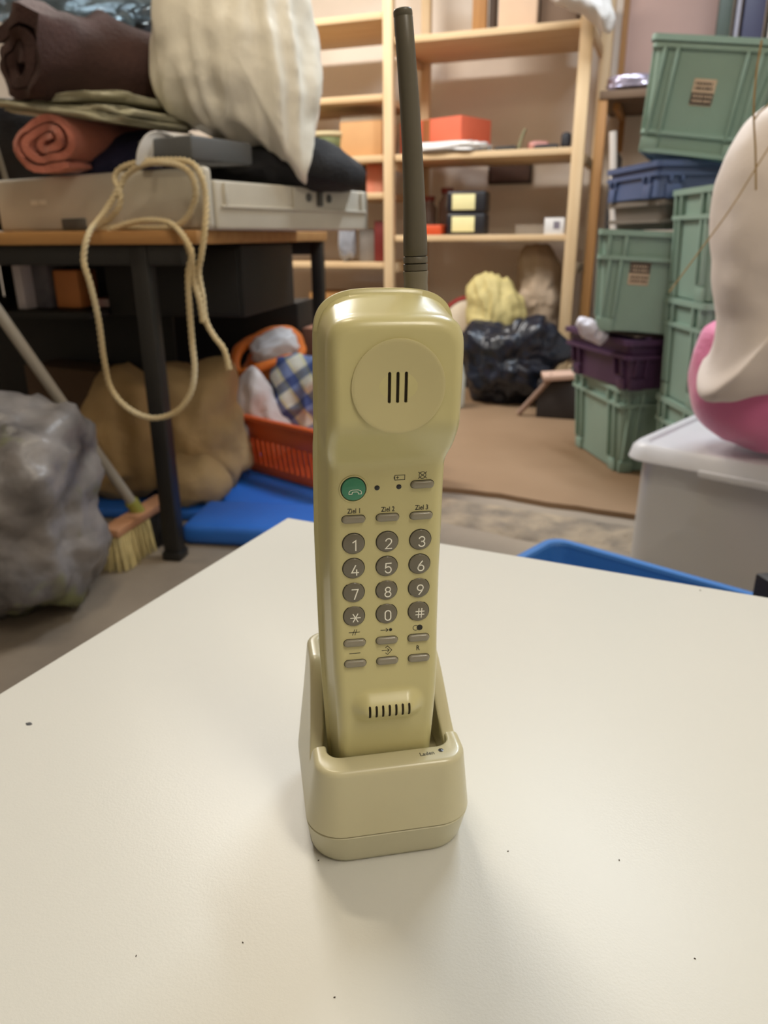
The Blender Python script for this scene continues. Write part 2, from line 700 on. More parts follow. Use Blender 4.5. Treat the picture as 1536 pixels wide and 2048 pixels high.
def shell_front():
    out = list(zip(rim_outline(), rim_outline(expo=5.0)))
    bm = bmesh.new()

    def ins_x(z):
        return 0.8 + 1.8 * (1 - smooth01(199, 213, z))

    def place(o_, f_, s, ix, iz, ixr):
        q = smooth01(0.08, 0.95, s)
        x, z = o_[0] + (f_[0] - o_[0]) * q, o_[1] + (f_[1] - o_[1]) * q
        w = 28.4
        k = 1 - (ins_x(z) * ix + ixr) / w
        if z > ZC:
            zz = ZC + (z - ZC) * (1 - iz / (ZT - ZC))
        else:
            zz = ZC + (z - ZC) * (1 - iz * 0.3 / (ZC - ZB))
        yr_, yf_ = yrim(z), yf(zz)
        return Vector((HX + x * k, yr_ + (yf_ - yr_) * s, zz))

    loops = []
    R, DT = 5.0, 6.0
    # rounded shoulder at the seam, side wall with draft, rounded front edge
    loops.append([place(x, z, 0.0, -0.25, -0.4, 0) for x, z in out])
    loops.append([place(x, z, 0.035, -0.35, -0.6, 0) for x, z in out])
    loops.append([place(x, z, 0.07, -0.30, -0.5, 0) for x, z in out])
    loops.append([place(x, z, 0.09, 0.0, 1.2, 1.0) for x, z in out])
    for k in range(1, 9):
        s = 0.09 + (0.74 - 0.09) * k / 8
        loops.append([place(x, z, s, k / 8, 1.2 + DT * k / 8, 1.0) for x, z in out])
    for k in range(1, 9):
        th = pi / 2 * k / 8
        s = 0.74 + 0.26 * sin(th)
        loops.append([place(x, z, s, 1, 1.2 + DT + R * (1 - cos(th)), 1.0 + R * (1 - cos(th))) for x, z in out])
    edge = loops[-1]
    NF = 26
    for k in range(1, NF + 1):
        t = k / NF
        l = []
        for p in edge:
            zs = min(max(p.z, 54), 226)
            x = HX + (p.x - HX) * (1 - t)
            z = p.z + (zs - p.z) * t
            l.append(Vector((x, yf(z, x - HX), z)))
        loops.append(l)
    # inner return wall so that the shell is closed at the seam
    vl = rings(bm, loops, True)
    bmesh.ops.contextual_create(bm, geom=vl[0])
    bmesh.ops.remove_doubles(bm, verts=bm.verts, dist=1e-4)
    bmesh.ops.scale(bm, vec=(0.001,) * 3, verts=bm.verts)
    return bm


def shell_back():
    out = rim_outline()
    bm = bmesh.new()
    loops = []

    def pl(x, z, dy, k, kz):
        zz = ZC + (z - ZC) * kz
        return Vector((HX + x * k, yrim(z) + dy, zz))
    for dy, k, kz in ((0.0, 0.965, 0.99), (0.5, 0.965, 0.99), (0.6, 1.005, 1.0), (1.8, 1.012, 1.002), (5, 0.99, 0.995), (9, 0.93, 0.98), (12, 0.82, 0.955), (13.5, 0.6, 0.9), (14, 0.25, 0.8), (14, 0.02, 0.75)):
        loops.append([pl(x, z, dy, k, kz) for x, z in out])
    vl = rings(bm, loops, True)
    bmesh.ops.contextual_create(bm, geom=vl[0])
    bmesh.ops.contextual_create(bm, geom=vl[-1])
    bmesh.ops.scale(bm, vec=(0.001,) * 3, verts=bm.verts)
    return bm


phone = thing('cordless_phone', 'yellowed beige cordless telephone handset with grey antenna standing in its charging cradle', 'telephone', B0)
phone.rotation_euler = (Matrix.Rotation(PSI, 3, 'Z') @ Matrix.Rotation(RHO, 3, 'Y')).to_euler()


def surf(u, z, lift=0.0, bump=False):
    """frame on the front face: local x = right, y = up the face, z = outwards (mm -> m)"""
    e = 0.5
    f = (lambda q: yf(q, u)) if bump else (lambda q: yf(q))
    dy = (f(z + e) - f(z - e)) / (2 * e)
    n = sqrt(1 + dy * dy)
    T = Vector((0, dy / n, 1 / n))
    N = Vector((0, -1 / n, dy / n))
    p = Vector((HX + u, f(z), z)) + N * lift
    M = Matrix(((1, T.x, N.x, p.x * 0.001), (0, T.y, N.y, p.y * 0.001), (0, T.z, N.z, p.z * 0.001), (0, 0, 0, 1)))
    return M


def put(o, u, z, lift=0.0, bump=False):
    o.parent = phone
    o.matrix_local = surf(u, z, lift, bump)
    return o


front = finish(shell_front(), 'front_shell', m_phone, phone, True, 55)
back = finish(shell_back(), 'back_shell', m_phone_back, phone, True, 55)


def capsule_bm(L, r, h0, h1, seg=8):
    bm = bmesh.new()
    ring = []
    for k in range(seg + 1):
        a = pi * k / seg
        ring.append((r * cos(a), L / 2 - r + r * sin(a)))
    for k in range(seg + 1):
        a = pi + pi * k / seg
        ring.append((r * cos(a), -L / 2 + r + r * sin(a)))
    rings(bm, [[Vector((x, y, h0)) for x, y in ring], [Vector((x, y, h1)) for x, y in ring]], True, True, True)
    bmesh.ops.recalc_face_normals(bm, faces=bm.faces)
    return bm


SLOTS = []
for k in range(3):
    SLOTS.append(('speaker_slot', (k - 1) * 3.15 - 0.1, 232.2, 0.0118, 0.00062, False))
for k in range(7):
    SLOTS.append(('microphone_slot', (k - 3) * 3.0, BZ, 0.0062, 0.00055, True))

# ear disc
EZ = 232.5
bmd = bmesh.new()
prof = [(0.0, -0.55), (6, -0.42), (12, -0.1), (16.4, 0.28), (17.3, 0.34), (17.75, 0.2), (17.8, -1.6)]
lo = [[Vector((r * cos(2 * pi * k / 64), r * sin(2 * pi * k / 64), z + 0.25)) * 0.001 for k in range(64)] for r, z in prof]
rings(bmd, lo, True, False, True)
bmesh.ops.remove_doubles(bmd, verts=bmd.verts, dist=1e-7)
disc = finish(bmd, 'earpiece_disc', m_phone_disc, phone, True, 40)
put(disc, 0.2, EZ, 0.10)


def cut(target, cutters):
    for c in cutters:
        md = target.modifiers.new('cut', 'BOOLEAN')
        md.operation = 'DIFFERENCE'
        md.solver = 'EXACT'
        md.object = c
    bpy.context.view_layer.update()
    dg = bpy.context.evaluated_depsgraph_get()
    me = bpy.data.meshes.new_from_object(target.evaluated_get(dg))
    old = target.data
    target.modifiers.clear()
    target.data = me
    bpy.data.meshes.remove(old)


cut_front, cut_disc = [], []
for (nm, u, z, L, r, bmp) in SLOTS:
    c = finish(capsule_bm(L, r, -0.0035, 0.004), 'cutter', m_slot)
    put(c, u, z, 0, bmp)
    (cut_disc if nm == 'speaker_slot' else cut_front).append(c)
cut(disc, cut_disc)
cut(front, cut_disc + cut_front)
for c in cut_front + cut_disc:
    bpy.data.objects.remove(c)
for (nm, u, z, L, r, bmp) in SLOTS:
    o = finish(capsule_bm(L * 0.995, r * 0.99, -0.0032, -0.0013 if bmp else -0.0011), nm, m_slot)
    put(o, u, z, 0, bmp)

# keys
ROWZ = [162.5, 150.8, 139.2, 127.9]


def round_key(r, h, dome, name='key'):
    prof = [(r, -0.8), (r, h * 0.72), (r * 0.97, h * 0.9), (r * 0.9, h)]
    for k in range(1, 6):
        t = k / 5
        prof.append((r * 0.9 * (1 - t), h + dome * (1 - (1 - t) ** 2)))
    bm = bmesh.new()
    loops = [[Vector((rr * cos(2 * pi * k / 40), rr * sin(2 * pi * k / 40), z)) * 0.001 for k in range(40)] for rr, z in prof]
    rings(bm, loops, True, True, False)
    bmesh.ops.remove_doubles(bm, verts=bm.verts, dist=1e-7)
    bmesh.ops.recalc_face_normals(bm, faces=bm.faces)
    me = bpy.data.meshes.new(name)
    bm.to_mesh(me)
    bm.free()
    return me


def well_mesh(r, L=0.0):
    bm = bmesh.new()
    ring = []
    for k in range(20):
        a = -pi / 2 + pi * k / 19
        ring.append((L / 2 + r * cos(a), r * sin(a)))
    for k in range(20):
        a = pi / 2 + pi * k / 19
        ring.append((-L / 2 + r * cos(a), r * sin(a)))
    rings(bm, [[Vector((x, y, z)) * 0.001 for x, y in ring] for z in (-0.5, 0.07)], True, True, True)
    bmesh.ops.remove_doubles(bm, verts=bm.verts, dist=1e-8)
    bmesh.ops.recalc_face_normals(bm, faces=bm.faces)
    me = bpy.data.meshes.new('key_gap')
    bm.to_mesh(me)
    bm.free()
    return me


me_key = round_key(4.62, 0.75, 0.35)
me_well = well_mesh(4.95)
def arc(cx, cy, rx, ry, a0, a1, n=12):
    return [(cx + rx * cos(radians(a0 + (a1 - a0) * k / n)), cy + ry * sin(radians(a0 + (a1 - a0) * k / n))) for k in range(n + 1)]


DIGITS = {
    '1': ([[(-0.85, 1.45), (0.35, 2.3), (0.35, -2.3)]], ()),
    '2': ([arc(0, 1.1, 1.25, 1.2, 170, -20) + [(0.9, 0.1), (-1.3, -2.3), (1.3, -2.3)]], ()),
    '3': ([arc(0, 1.15, 1.2, 1.15, 160, -90) + arc(0, -1.1, 1.3, 1.2, 90, -160)], ()),
    '4': ([[(0.25, 2.3), (-1.4, -1.1), (1.5, -1.1)], [(0.7, 0.2), (0.7, -2.3)]], ()),
    '5': ([[(1.2, 2.3), (-1.0, 2.3), (-1.15, 0.2)] + arc(0, -0.8, 1.3, 1.5, 125, -160)], ()),
    '6': ([[(0.55, 2.3), (-0.75, 0.6)] + arc(0, -0.95, 1.3, 1.35, 150, 510, 20)], ()),
    '7': ([[(-1.3, 2.3), (1.3, 2.3), (-0.3, -2.3)]], ()),
    '8': ([arc(0, 1.2, 1.1, 1.1, 0, 360, 18), arc(0, -1.1, 1.3, 1.2, 0, 360, 18)], ()),
    '9': ([[(-0.55, -2.3), (0.75, -0.6)] + arc(0, 0.95, 1.3, 1.35, -30, 330, 20)], ()),
    '0': ([arc(0, 1.0, 1.25, 1.3, 0, 180) + arc(0, -1.0, 1.25, 1.3, 180, 360)], (0,)),
}
LET = '123456789*0#'
for i, ch in enumerate(LET):
    u, z = (i % 3 - 1) * 14.5, ROWZ[i // 3]
    put(link('key_gap', me_well, m_well), u, z)
    k = put(link('key', me_key, m_key, None, True, 50), u, z)
    if ch == '*':
        L_ = 2.1
        pol = [[(-L_ * cos(a), -L_ * sin(a)), (L_ * cos(a), L_ * sin(a))] for a in (0, pi / 3, -pi / 3)]
        me = strokes_mesh('numeral', [[(x * 0.001, y * 0.001) for x, y in p] for p in pol], 0.00042)
    elif ch == '#':
        pol = [[(-0.75, -2.1), (-0.45, 2.1)], [(0.55, -2.1), (0.85, 2.1)], [(-1.8, 0.75), (1.85, 0.75)], [(-1.85, -0.75), (1.8, -0.75)]]
        me = strokes_mesh('numeral', [[(x * 0.001, y * 0.001) for x, y in p] for p in pol], 0.00042)
    else:
        pol, cl = DIGITS[ch]
        me = strokes_mesh('numeral', [[(x * 0.001, y * 0.001) for x, y in p] for p in pol], 0.00050, closed=cl)
    t = link('numeral', me, m_numeral, k)
    t.location = (0.0005, -0.0006, 0.00112)

# pill keys
def pill_mesh(L, r, h):
    bm = bmesh.new()
    N = 18
    loops = []
    for (f, z) in ((1.0, -0.6), (1.0, 0.45 * h), (0.94, 0.72 * h), (0.8, 0.9 * h), (0.55, h), (0.02, 1.04 * h)):
        ring = []
        for k in range(N):
            a = -pi / 2 + pi * k / (N - 1)
            ring.append(((L / 2 - r) + r * f * cos(a), r * f * sin(a)))
        for k in range(N):
            a = pi / 2 + pi * k / (N - 1)
            ring.append((-(L / 2 - r) + r * f * cos(a), r * f * sin(a)))
        loops.append([Vector((x, y, z)) * 0.001 for x, y in ring])
    rings(bm, loops, True, True, True)
    bmesh.ops.remove_doubles(bm, verts=bm.verts, dist=1e-8)
    bmesh.ops.recalc_face_normals(bm, faces=bm.faces)
    me = bpy.data.meshes.new('pill_key')
    bm.to_mesh(me)
    bm.free()
    return me


me_pill = pill_mesh(9.7, 1.62, 1.5)
me_pwell = well_mesh(1.85, 9.7 - 3.24)
PILLS = [(14.5, 187.9), (-14.5, 173.7), (0, 173.7), (14.5, 173.7), (-14.5, 115.2), (0, 115.2), (14.5, 115.2), (-14.5, 105.6), (0, 105.6), (14.5, 105.6)]
for (u, z) in PILLS:
    put(link('pill_key_gap', me_pwell, m_well), u, z)
    put(link('pill_key', me_pill, m_pill, None, True, 50), u, z)

# green call key
put(link('call_key_gap', well_mesh(5.35), m_well), -14.5, 187.3)
bml = bmesh.new()
rings(bml, [[Vector((r * cos(2 * pi * k / 40), r * sin(2 * pi * k / 40), z)) * 0.001 for k in range(40)] for r, z in ((5.35, 0.0), (5.45, 0.42), (5.9, 0.42), (6.15, 0.0))], True)
put(finish(bml, 'call_key_rim', m_phone, None, True, 40), -14.5, 187.3)
gk = put(link('call_key', round_key(5.0, 0.9, 0.4), m_green_key, None, True, 50), -14.5, 187.3)
gk['label'] = 'round green call key with a handset sign'
hs = [(-2.6, -1.1), (-2.6, -0.3), (-2.2, 0.35), (-1.2, 0.75), (1.2, 0.75), (2.2, 0.35), (2.6, -0.3), (2.6, -1.1), (1.35, -1.1), (1.2, -0.35), (0.8, -0.15), (-0.8, -0.15), (-1.2, -0.35), (-1.35, -1.1)]
t = link('handset_sign', strokes_mesh('handset_sign', [[(x * 0.001, y * 0.001) for x, y in hs]], 0.00026, closed=(0,)), m_numeral, gk)
t.location = (0.0006, -0.0008, 0.0013)

# indicators
for u in (-4.6, 4.6):
    put(lathe('indicator', [(0.0011, -0.0005), (0.0011, 0.0001), (0.0007, 0.0002), (0.0, 0.00024)], m_led, None, 20), u, 187.2)


def prn(name, polys, u, z, w=0.26, closed=()):
    me = strokes_mesh(name, [[(x * 0.001, y * 0.001) for x, y in p] for p in polys], w * 0.001, closed=closed)
    return put(link(name, me, m_print), u, z, 0.05)


# printed signs and lettering
prn('battery_sign', [[(-1.9, -1.05), (2.3, -1.05), (2.3, 1.05), (-1.9, 1.05)], [(-2.2, -0.4), (-2.2, 0.4)], [(-1.3, 0), (-0.3, 0)], [(-0.8, -0.5), (-0.8, 0.5)]], 4.7, 191.3, 0.24, (0,))
prn('mute_sign', [circle_pts(0, 0, 1.45), [(-1.75, -1.4), (1.75, 1.4)], [(-1.75, 1.4), (1.75, -1.4)]], 14.5, 191.9, 0.24, (0,))
for k in range(3):
    put(link('lettering', text_mesh('Ziel %d' % (k + 1), 0.0031, 0.80), m_print), (k - 1) * 14.5 + 0.1, 177.4, 0.05)
prn('strike_sign', [[(-2.4, 0), (2.4, 0)], [(-0.9, -1.3), (0.2, 1.3)], [(0.2, -1.3), (1.1, 1.3)]], -14.5, 120.1)
prn('dash_sign', [[(-2.4, 0), (2.4, 0)]], -14.6, 110.3)
ar = prn('arrow_sign', [[(-2.5, 0), (0.7, 0)], [(-0.2, 0.8), (0.8, 0), (-0.2, -0.8)]] + [[(1.9 - 0.5 + 0.01, 0), (1.9 + 0.5, 0)]], -0.1, 120.0)
put(lathe('sign_dot', [(0.0007, -0.0002), (0.0007, 0.00003), (0, 0.00003)], m_print, None, 20), 1.8, 120.0, 0.05)
prn('ring_sign', [circle_pts(-0.9, 0, 1.2)], 14.2, 119.9, 0.24, (0,))
put(lathe('sign_dot', [(0.00135, -0.0002), (0.00135, 0.00003), (0, 0.00003)], m_print, None, 28), 15.1, 119.9, 0.05)
prn('store_sign', [[(-0.6, 1.25), (0.3, 2.0), (2.2, 0), (0.3, -2.0), (-0.6, -1.25)], [(-2.3, 0), (1.0, 0)], [(0.2, 0.8), (1.0, 0), (0.2, -0.8)]], 0.0, 110.4, 0.26)
put(link('lettering', text_mesh('R', 0.0033, 0.80), m_print), 14.3, 110.3, 0.05)

# antenna
A0 = Vector((11.8, 13.0, 262.5))
A1 = Vector((4.9, 13.0, 361.0))
sag = Vector((2.2, 0, 0))


def ant_at(t):
    return (A0.lerp(A1, t) + sag * sin(pi * t) * 0.55) * 0.001


def ant_part(name, prof, m, seg=28):
    bm = bmesh.new()
    loops = []
    for t, r in prof:
        c = ant_at(t)
        d = (ant_at(t + 0.01) - ant_at(t - 0.01)).normalized()
        u = Vector((1, 0, 0))
        u = (u - d * u.dot(d)).normalized()
        v = d.cross(u)
        loops.append([c + (u * cos(2 * pi * k / seg) + v * sin(2 * pi * k / seg)) * r * 0.001 for k in range(seg)])
    rings(bm, loops, True, True, True)
    return finish(bm, name, m, phone, True, 45)


ant = ant_part('antenna', [(0.155, 4.55), (0.158, 4.75), (0.2, 4.72), (0.3, 4.45), (0.42, 4.1), (0.55, 3.85), (0.7, 3.65), (0.85, 3.5), (0.972, 3.42), (0.973, 3.34), (0.976, 3.34), (0.977, 3.42), (0.992, 3.4), (0.998, 3.15), (1.0, 2.7)], m_ant)
ant['label'] = 'dark grey tapered rubber antenna'
ant_part('antenna_ring', [(0.127, 4.6), (0.129, 4.82), (0.150, 4.8), (0.152, 4.6)], m_ant)
ant_part('antenna_ring', [(0.098, 4.6), (0.100, 4.85), (0.122, 4.83), (0.124, 4.6)], m_ant)
ant_part('antenna_core', [(-0.02, 4.2), (0.16, 4.2)], m_well)
ant_part('antenna_collar', [(0.0, 5.0), (0.03, 4.9), (0.05, 4.72), (0.075, 4.85), (0.09, 5.05), (0.096, 5.0), (0.097, 4.7)], m_ant2)

# ------------------------------------------------------------------ charging cradle
m_crad = mat('beige_cradle_plastic', (193, 187, 154), 0.30, var=0.02, vscale=40, coat=0.1)
m_crad2 = mat('beige_cradle_base', (190, 186, 158), 0.34, var=0.02, vscale=40)
cradle = thing('charging_cradle', 'beige charging cradle with a charge light on the white table, holding the handset', 'phone charger', B0)
cradle.rotation_euler = (0, 0, PSI)


def rr_loop(hw, yfr, ybk, r, n=10, ns=44):
    """rounded rectangle ring in plan: front side along -y; counter-clockwise from back right"""
    pts = []
    cx, y0, y1 = hw - r, yfr + r, ybk - r
    for (sx, cy, a0) in ((1, y1, 0), (-1, y1, pi / 2), (-1, y0, pi), (1, y0, 3 * pi / 2)):
        for k in range(n + 1):
            a = a0 + pi / 2 * k / n
            pts.append((sx * cx + r * cos(a), cy + r * sin(a)))
    # subdivide the straight runs
    out = []
    for i, p in enumerate(pts):
        q = pts[(i + 1) % len(pts)]
        d = math.dist(p, q)
        k = ns if d > 12 else 1
        if k > 1 and abs(p[0] - q[0]) < 1e-6:      # side run: the same stations in every ring
            st_ = [3.0 + 49.0 * j / (ns - 2) for j in range(ns - 1)]
            out.append(p)
            for yy in (st_ if q[1] > p[1] else reversed(st_)):
                out.append((p[0], yy))
            continue
        for j in range(k):
            out.append((p[0] + (q[0] - p[0]) * j / k, p[1] + (q[1] - p[1]) * j / k))
    return out


HW = [(0, 37.6), (3, 38.4), (20, 40.4), (57, 35.4), (88, 32.5)]
YF = [(0, -11.0), (3, -12.4), (20, -17.2), (57, -17.0), (88, -14.5)]
YB = [(0, 70), (20, 74), (57, 70), (88, 64)]


def cr_r(z):
    return interp([(0, 18), (20, 18), (57, 11.5), (90, 10)], z)


def cr_loop(z, inset=0.0, r=None):
    return rr_loop(interp(HW, z) - inset, interp(YF, z) + inset, interp(YB, z) - inset, max(2.0, (cr_r(z) if r is None else r) - inset))


def top_h(y):
    return 57.0 - 9.0 * smooth01(4.5, 7.5, y) + 38.0 * smooth01(8.0, 40, y) ** 0.75


def cradle_base():
    bm = bmesh.new()
    loops = []
    for z in (0.0, 0.8, 3, 8, 14, 19.2, 19.6):
        ins = {0.0: 1.0, 19.6: 0.5}.get(z, 0)
        loops.append([Vector((x, y, z)) * 0.001 for x, y in cr_loop(z, ins)])
    loops.append([Vector((x, y, 19.6)) * 0.001 for x, y in cr_loop(19.6, 1.5)])
    rings(bm, loops, True, True, True)
    return finish(bm, 'base_shell', m_crad2, cradle, True, 45)


def cradle_top():
    bm = bmesh.new()
    base = cr_loop(20.6)
    n = len(base)
    loops = []
    T = [0.0, 0.01, 0.1, 0.25, 0.4, 0.55, 0.7, 0.82, 0.9]
    hs = [top_h(y) for x, y in base]

    cache = {}

    def pt(i, z, ins):
        key = (round(z, 2), round(ins, 2))
        if key not in cache:
            cache[key] = rr_loop(interp(HW, z) - ins, interp(YF, z) + ins, interp(YB, z) - ins, max(1.5, cr_r(z) - ins))
        x, y = cache[key][i]
        return Vector((x, y, z)) * 0.001
    for t in T:
        loops.append([pt(i, 20.2 + (hs[i] - 3.0 - 20.2) * t, 0.5 if t == 0 else 0.0) for i in range(n)])
    # rounded top edge, then down inside; the front lip is broader than the side walls
    R = 2.6
    for k in range(0, 7):
        th = pi / 2 * k / 6
        loops.append([pt(i, hs[i] - R + R * sin(th) - 0.0, R * (1 - cos(th))) for i in range(n)])
    icache = {}

    def pin(i, z, grow, dz=0.0):
        key = (round(z, 2), grow)
        if key not in icache:
            icache[key] = rr_loop(interp(HW, z) - 6.4 - grow, interp(YF, z) + 12.2 + grow, interp(YB, z) - 4.6 - grow, 6.5 - grow)
        x, y = icache[key][i]
        return Vector((x, y, z - dz)) * 0.001
    hi = hs
    loops.append([pin(i, hi[i], -1.2) for i in range(n)])
    loops.append([pin(i, hi[i], -0.4, 0.4) for i in range(n)])
    loops.append([pin(i, hi[i], 0.0, 1.4) for i in range(n)])
    loops.append([pin(i, 44.0, 0.5) for i in range(n)])
    loops.append([pin(i, 29.0, 0.8) for i in range(n)])
    rings(bm, loops, True, True, True)
    return finish(bm, 'upper_shell', m_crad, cradle, True, 45)


cradle_base()
cradle_top()
bs = bmesh.new()
rings(bs, [[Vector((x, y, z)) * 0.001 for x, y in cr_loop(20, 1.2)] for z in (18.5, 21.5)], True, True, True)
finish(bs, 'seam', m_well, cradle)
t = link('lettering', text_mesh('Laden', 0.0033, 0.9, 0.00005), mat('grey_print', (74, 74, 66), 0.6, var=0.05, vscale=300), cradle)
t.location = (0.0170, -0.0100, 0.05705)
t.rotation_euler = (0, 0, radians(3))
o = lathe('charge_light', [(0.00125, -0.001), (0.00125, 0.0001), (0.0008, 0.0002), (0, 0.00025)], m_led, cradle, 20)
o.location = (0.0240, -0.0088, 0.057)

# ------------------------------------------------------------------ desk on the left
m_black = mat('black_steel', (30, 29, 28), 0.45, var=0.15, vscale=10)
m_black_board = mat('black_board', (20, 19, 19), 0.6, var=0.2, vscale=10)
m_desk = wood('desk_wood', (182, 138, 84), (160, 114, 64), 'x')
m_grey_pl = mat('grey_tray_plastic', (208, 202, 188), 0.5, col2=(186, 180, 166), vscale=5, bump=0.05, bscale=40)
m_grey_dk = mat('grey_recess', (84, 82, 78), 0.6, var=0.1, vscale=10)

c0 = Vector((-0.41, 1.77, 0))
e1 = Vector((0.195, 0.981, 0))
e2 = Vector((-0.981, 0.195, 0))
DA = math.atan2(-0.195, 0.981)
DL, DD = 1.6, 1.10
dc = c0 + e1 * DD / 2 + e2 * DL / 2
desk = thing('work_desk', 'work desk with wooden top on black steel legs, loaded with fabrics', 'desk', (dc.x, dc.y, 0), DA)
box('desktop', (0, 0, 0.8), (DL, DD, 0.03), m_desk, desk, 0.003)
for (x, y) in ((0.645, -0.515), (0.772, 0.515), (-0.645, -0.515), (-0.772, 0.515)):
    lg = box('leg', (x, y, 0.392), (0.042, 0.042, 0.784), m_black, desk, 0.004)
    box('foot_cap', (x, y, 0.012), (0.052, 0.052, 0.024), m_black, lg, 0.004)
for y in (-0.515, 0.515):
    box('apron_bar', (0, y, 0.762), (DL - 0.10, 0.03, 0.045), m_black, desk, 0.003)
for x in (-0.66, 0.66):
    box('apron_bar', (x, 0, 0.762), (0.03, DD - 0.1, 0.045), m_black, desk, 0.003)
dr = box('drawer_unit', (0.58, -0.02, 0.688), (0.40, 0.44, 0.182), m_black_board, desk, 0.004)
dr['label'] = 'black drawer unit hanging under the desktop'
box('drawer_front', (0.58, -0.245, 0.688), (0.38, 0.012, 0.165), m_black_board, dr, 0.003)
box('shade_panel', (-0.18, 0.20, 0.31), (1.06, 0.014, 0.58), m_black_board, desk, 0.002)  # added black panel, stands in for the deep shade under the desk
box('lower_shelf', (0.065, -0.09, 0.606), (0.63, 0.50, 0.018), m_black_board, desk, 0.002)
box('hanger_panel', (-0.245, -0.09, 0.69), (0.014, 0.48, 0.18), m_black_board, desk, 0.002)
box('hanger_back', (0.065, 0.155, 0.69), (0.60, 0.012, 0.18), m_black_board, desk, 0.002)


def dk(x, y, z):
    return Matrix.Translation((dc.x, dc.y, 0)) @ Matrix.Rotation(DA, 4, 'Z') @ Vector((x, y, z))


# books and cartons in the compartment under the desk
def slab(name, label, cat, loc, s, m, rot=0.0, bevel=0.003, group=None):
    o = box(name, (0, 0, s[2] / 2), s, m, None, bevel)
    o.location = loc
    o.rotation_euler = rot if hasattr(rot, '__len__') else (0, 0, rot)
    return tag(o, label, cat, group)


bk = thing('white_book', 'white book standing upright in the dark compartment under the desk', 'book', (*(-0.990, 2.200, 0.630)[:2], 0.6155), DA)
box('cover', (0, 0, 0.06), (0.026, 0.10, 0.12), mat('white_cover', (214, 208, 212), 0.5, var=0.03, vscale=20), bk, 0.002)
box('pages', (0, 0.003, 0.06), (0.020, 0.098, 0.117), mat('book_pages', (196, 180, 150), 0.8, var=0.05, vscale=60), bk, 0.001)
slab('grey_carton', 'grey carton beside the white book under the desk', 'carton', (*(-0.950, 2.240, 0.626)[:2], 0.6155), (0.062, 0.10, 0.115), mat('grey_carton', (124, 120, 124), 0.7, col2=(82, 82, 94), vscale=18), DA)
slab('orange_carton', 'orange carton in the compartment under the desk', 'carton', (*(-0.875, 2.240, 0.626)[:2], 0.6155), (0.075, 0.10, 0.10), mat('orange_carton', (222, 144, 84), 0.6, var=0.08, vscale=12), DA)
slab('pink_packet', 'flat pink and white packet right of the orange carton under the desk', 'packet', (*(-0.789, 2.240, 0.625)[:2], 0.6155), (0.055, 0.08, 0.022), mat('pink_packet', (206, 120, 130), 0.6, col2=(190, 184, 180), vscale=14), DA + 0.3)

# ------------------------------------------------------------------ big grey tray on the desk
f1 = Vector((-0.849, 0.529, 0))
f2 = Vector((0.529, 0.849, 0))
tcn = Vector((-0.39, 1.80, 0))
TLx, TLy = 0.78, 0.66
tctr = tcn + f1 * TLx / 2 + f2 * TLy / 2
TRA = math.atan2(-0.529, 0.849)
tray = thing('grey_tray', 'large grey plastic tray with a raised end panel, lying on the desk', 'tray', (tctr.x, tctr.y, 0.8155), TRA)
hx, hy = TLx / 2, TLy / 2
box('tray_floor', (0, 0, 0.008), (TLx - 0.03, TLy - 0.03, 0.016), m_grey_pl, tray, 0.003)
ep = box('end_panel', (0, -hy + 0.014, 0.066), (TLx, 0.028, 0.132), m_grey_pl, tray, 0.012, 3)
sp = box('side_panel', (hx - 0.012, 0.015, 0.053), (0.024, TLy - 0.03, 0.104), m_grey_pl, tray, 0.006, 3)
box('side_panel', (-hx + 0.012, 0.015, 0.053), (0.024, TLy - 0.03, 0.104), m_grey_pl, tray, 0.006, 3)
box('side_panel', (0, hy - 0.012, 0.053), (TLx, 0.024, 0.104), m_grey_pl, tray, 0.006, 3)
box('ledge', (hx + 0.003, 0.015, 0.050), (0.008, TLy - 0.06, 0.006), m_grey_pl, sp, 0.002)
for yy in (-0.27, -0.02, 0.29):
    box('rib', (hx + 0.003, yy, 0.076), (0.008, 0.008, 0.05), m_grey_pl, sp, 0.002)
for yy in (0.045, 0.135):
    o = lathe('hole', [(0.011, -0.002), (0.011, 0.002), (0.008, 0.0022), (0, 0.0022)], m_grey_dk, sp, 16, Matrix.Translation((hx + 0.001, yy, 0.080)) @ Matrix.Rotation(pi / 2, 4, 'Y'))
box('catch', (hx + 0.004, 0.09, 0.078), (0.01, 0.018, 0.036), m_grey_dk, sp, 0.002)
box('catch', (-0.07, -hy - 0.001, 0.018), (0.09, 0.01, 0.026), m_grey_dk, ep, 0.002)
for (x, w) in ((-0.22, 0.03), (-0.185, 0.028)):
    box('embossed_mark', (x, -hy - 0.0005, 0.072), (w, 0.003, 0.012), mat('embossed_grey', (232, 227, 214), 0.5, var=0.03, vscale=30), ep, 0.001)
slab('grey_board', 'narrow grey board standing on the desk left of the tray', 'board', (*(-1.060, 2.360, 0.969)[:2], 0.8155), (0.014, 0.16, 0.36), mat('grey_board', (122, 118, 108), 0.6, var=0.06, vscale=8), (0, radians(-8), radians(24)))


# ------------------------------------------------------------------ fabrics, sack and rope on the desk
m_brown_cl = mat('dark_brown_fabric', (60, 38, 35), 0.9, var=0.25, vscale=14, bump=0.4, bscale=120)
m_sage = mat('sage_fabric', (172, 168, 144), 0.9, var=0.1, vscale=16, bump=0.3, bscale=160)
m_salmon = mat('salmon_fabric', (190, 116, 98), 0.9, var=0.1, vscale=16, bump=0.4, bscale=160, sheen=0.2)
m_navy = mat('navy_fabric', (34, 34, 66), 0.85, var=0.25, vscale=16, bump=0.4, bscale=120)
m_blackcl = mat('black_fabric', (22, 22, 26), 0.85, var=0.2, vscale=16, bump=0.4, bscale=120)

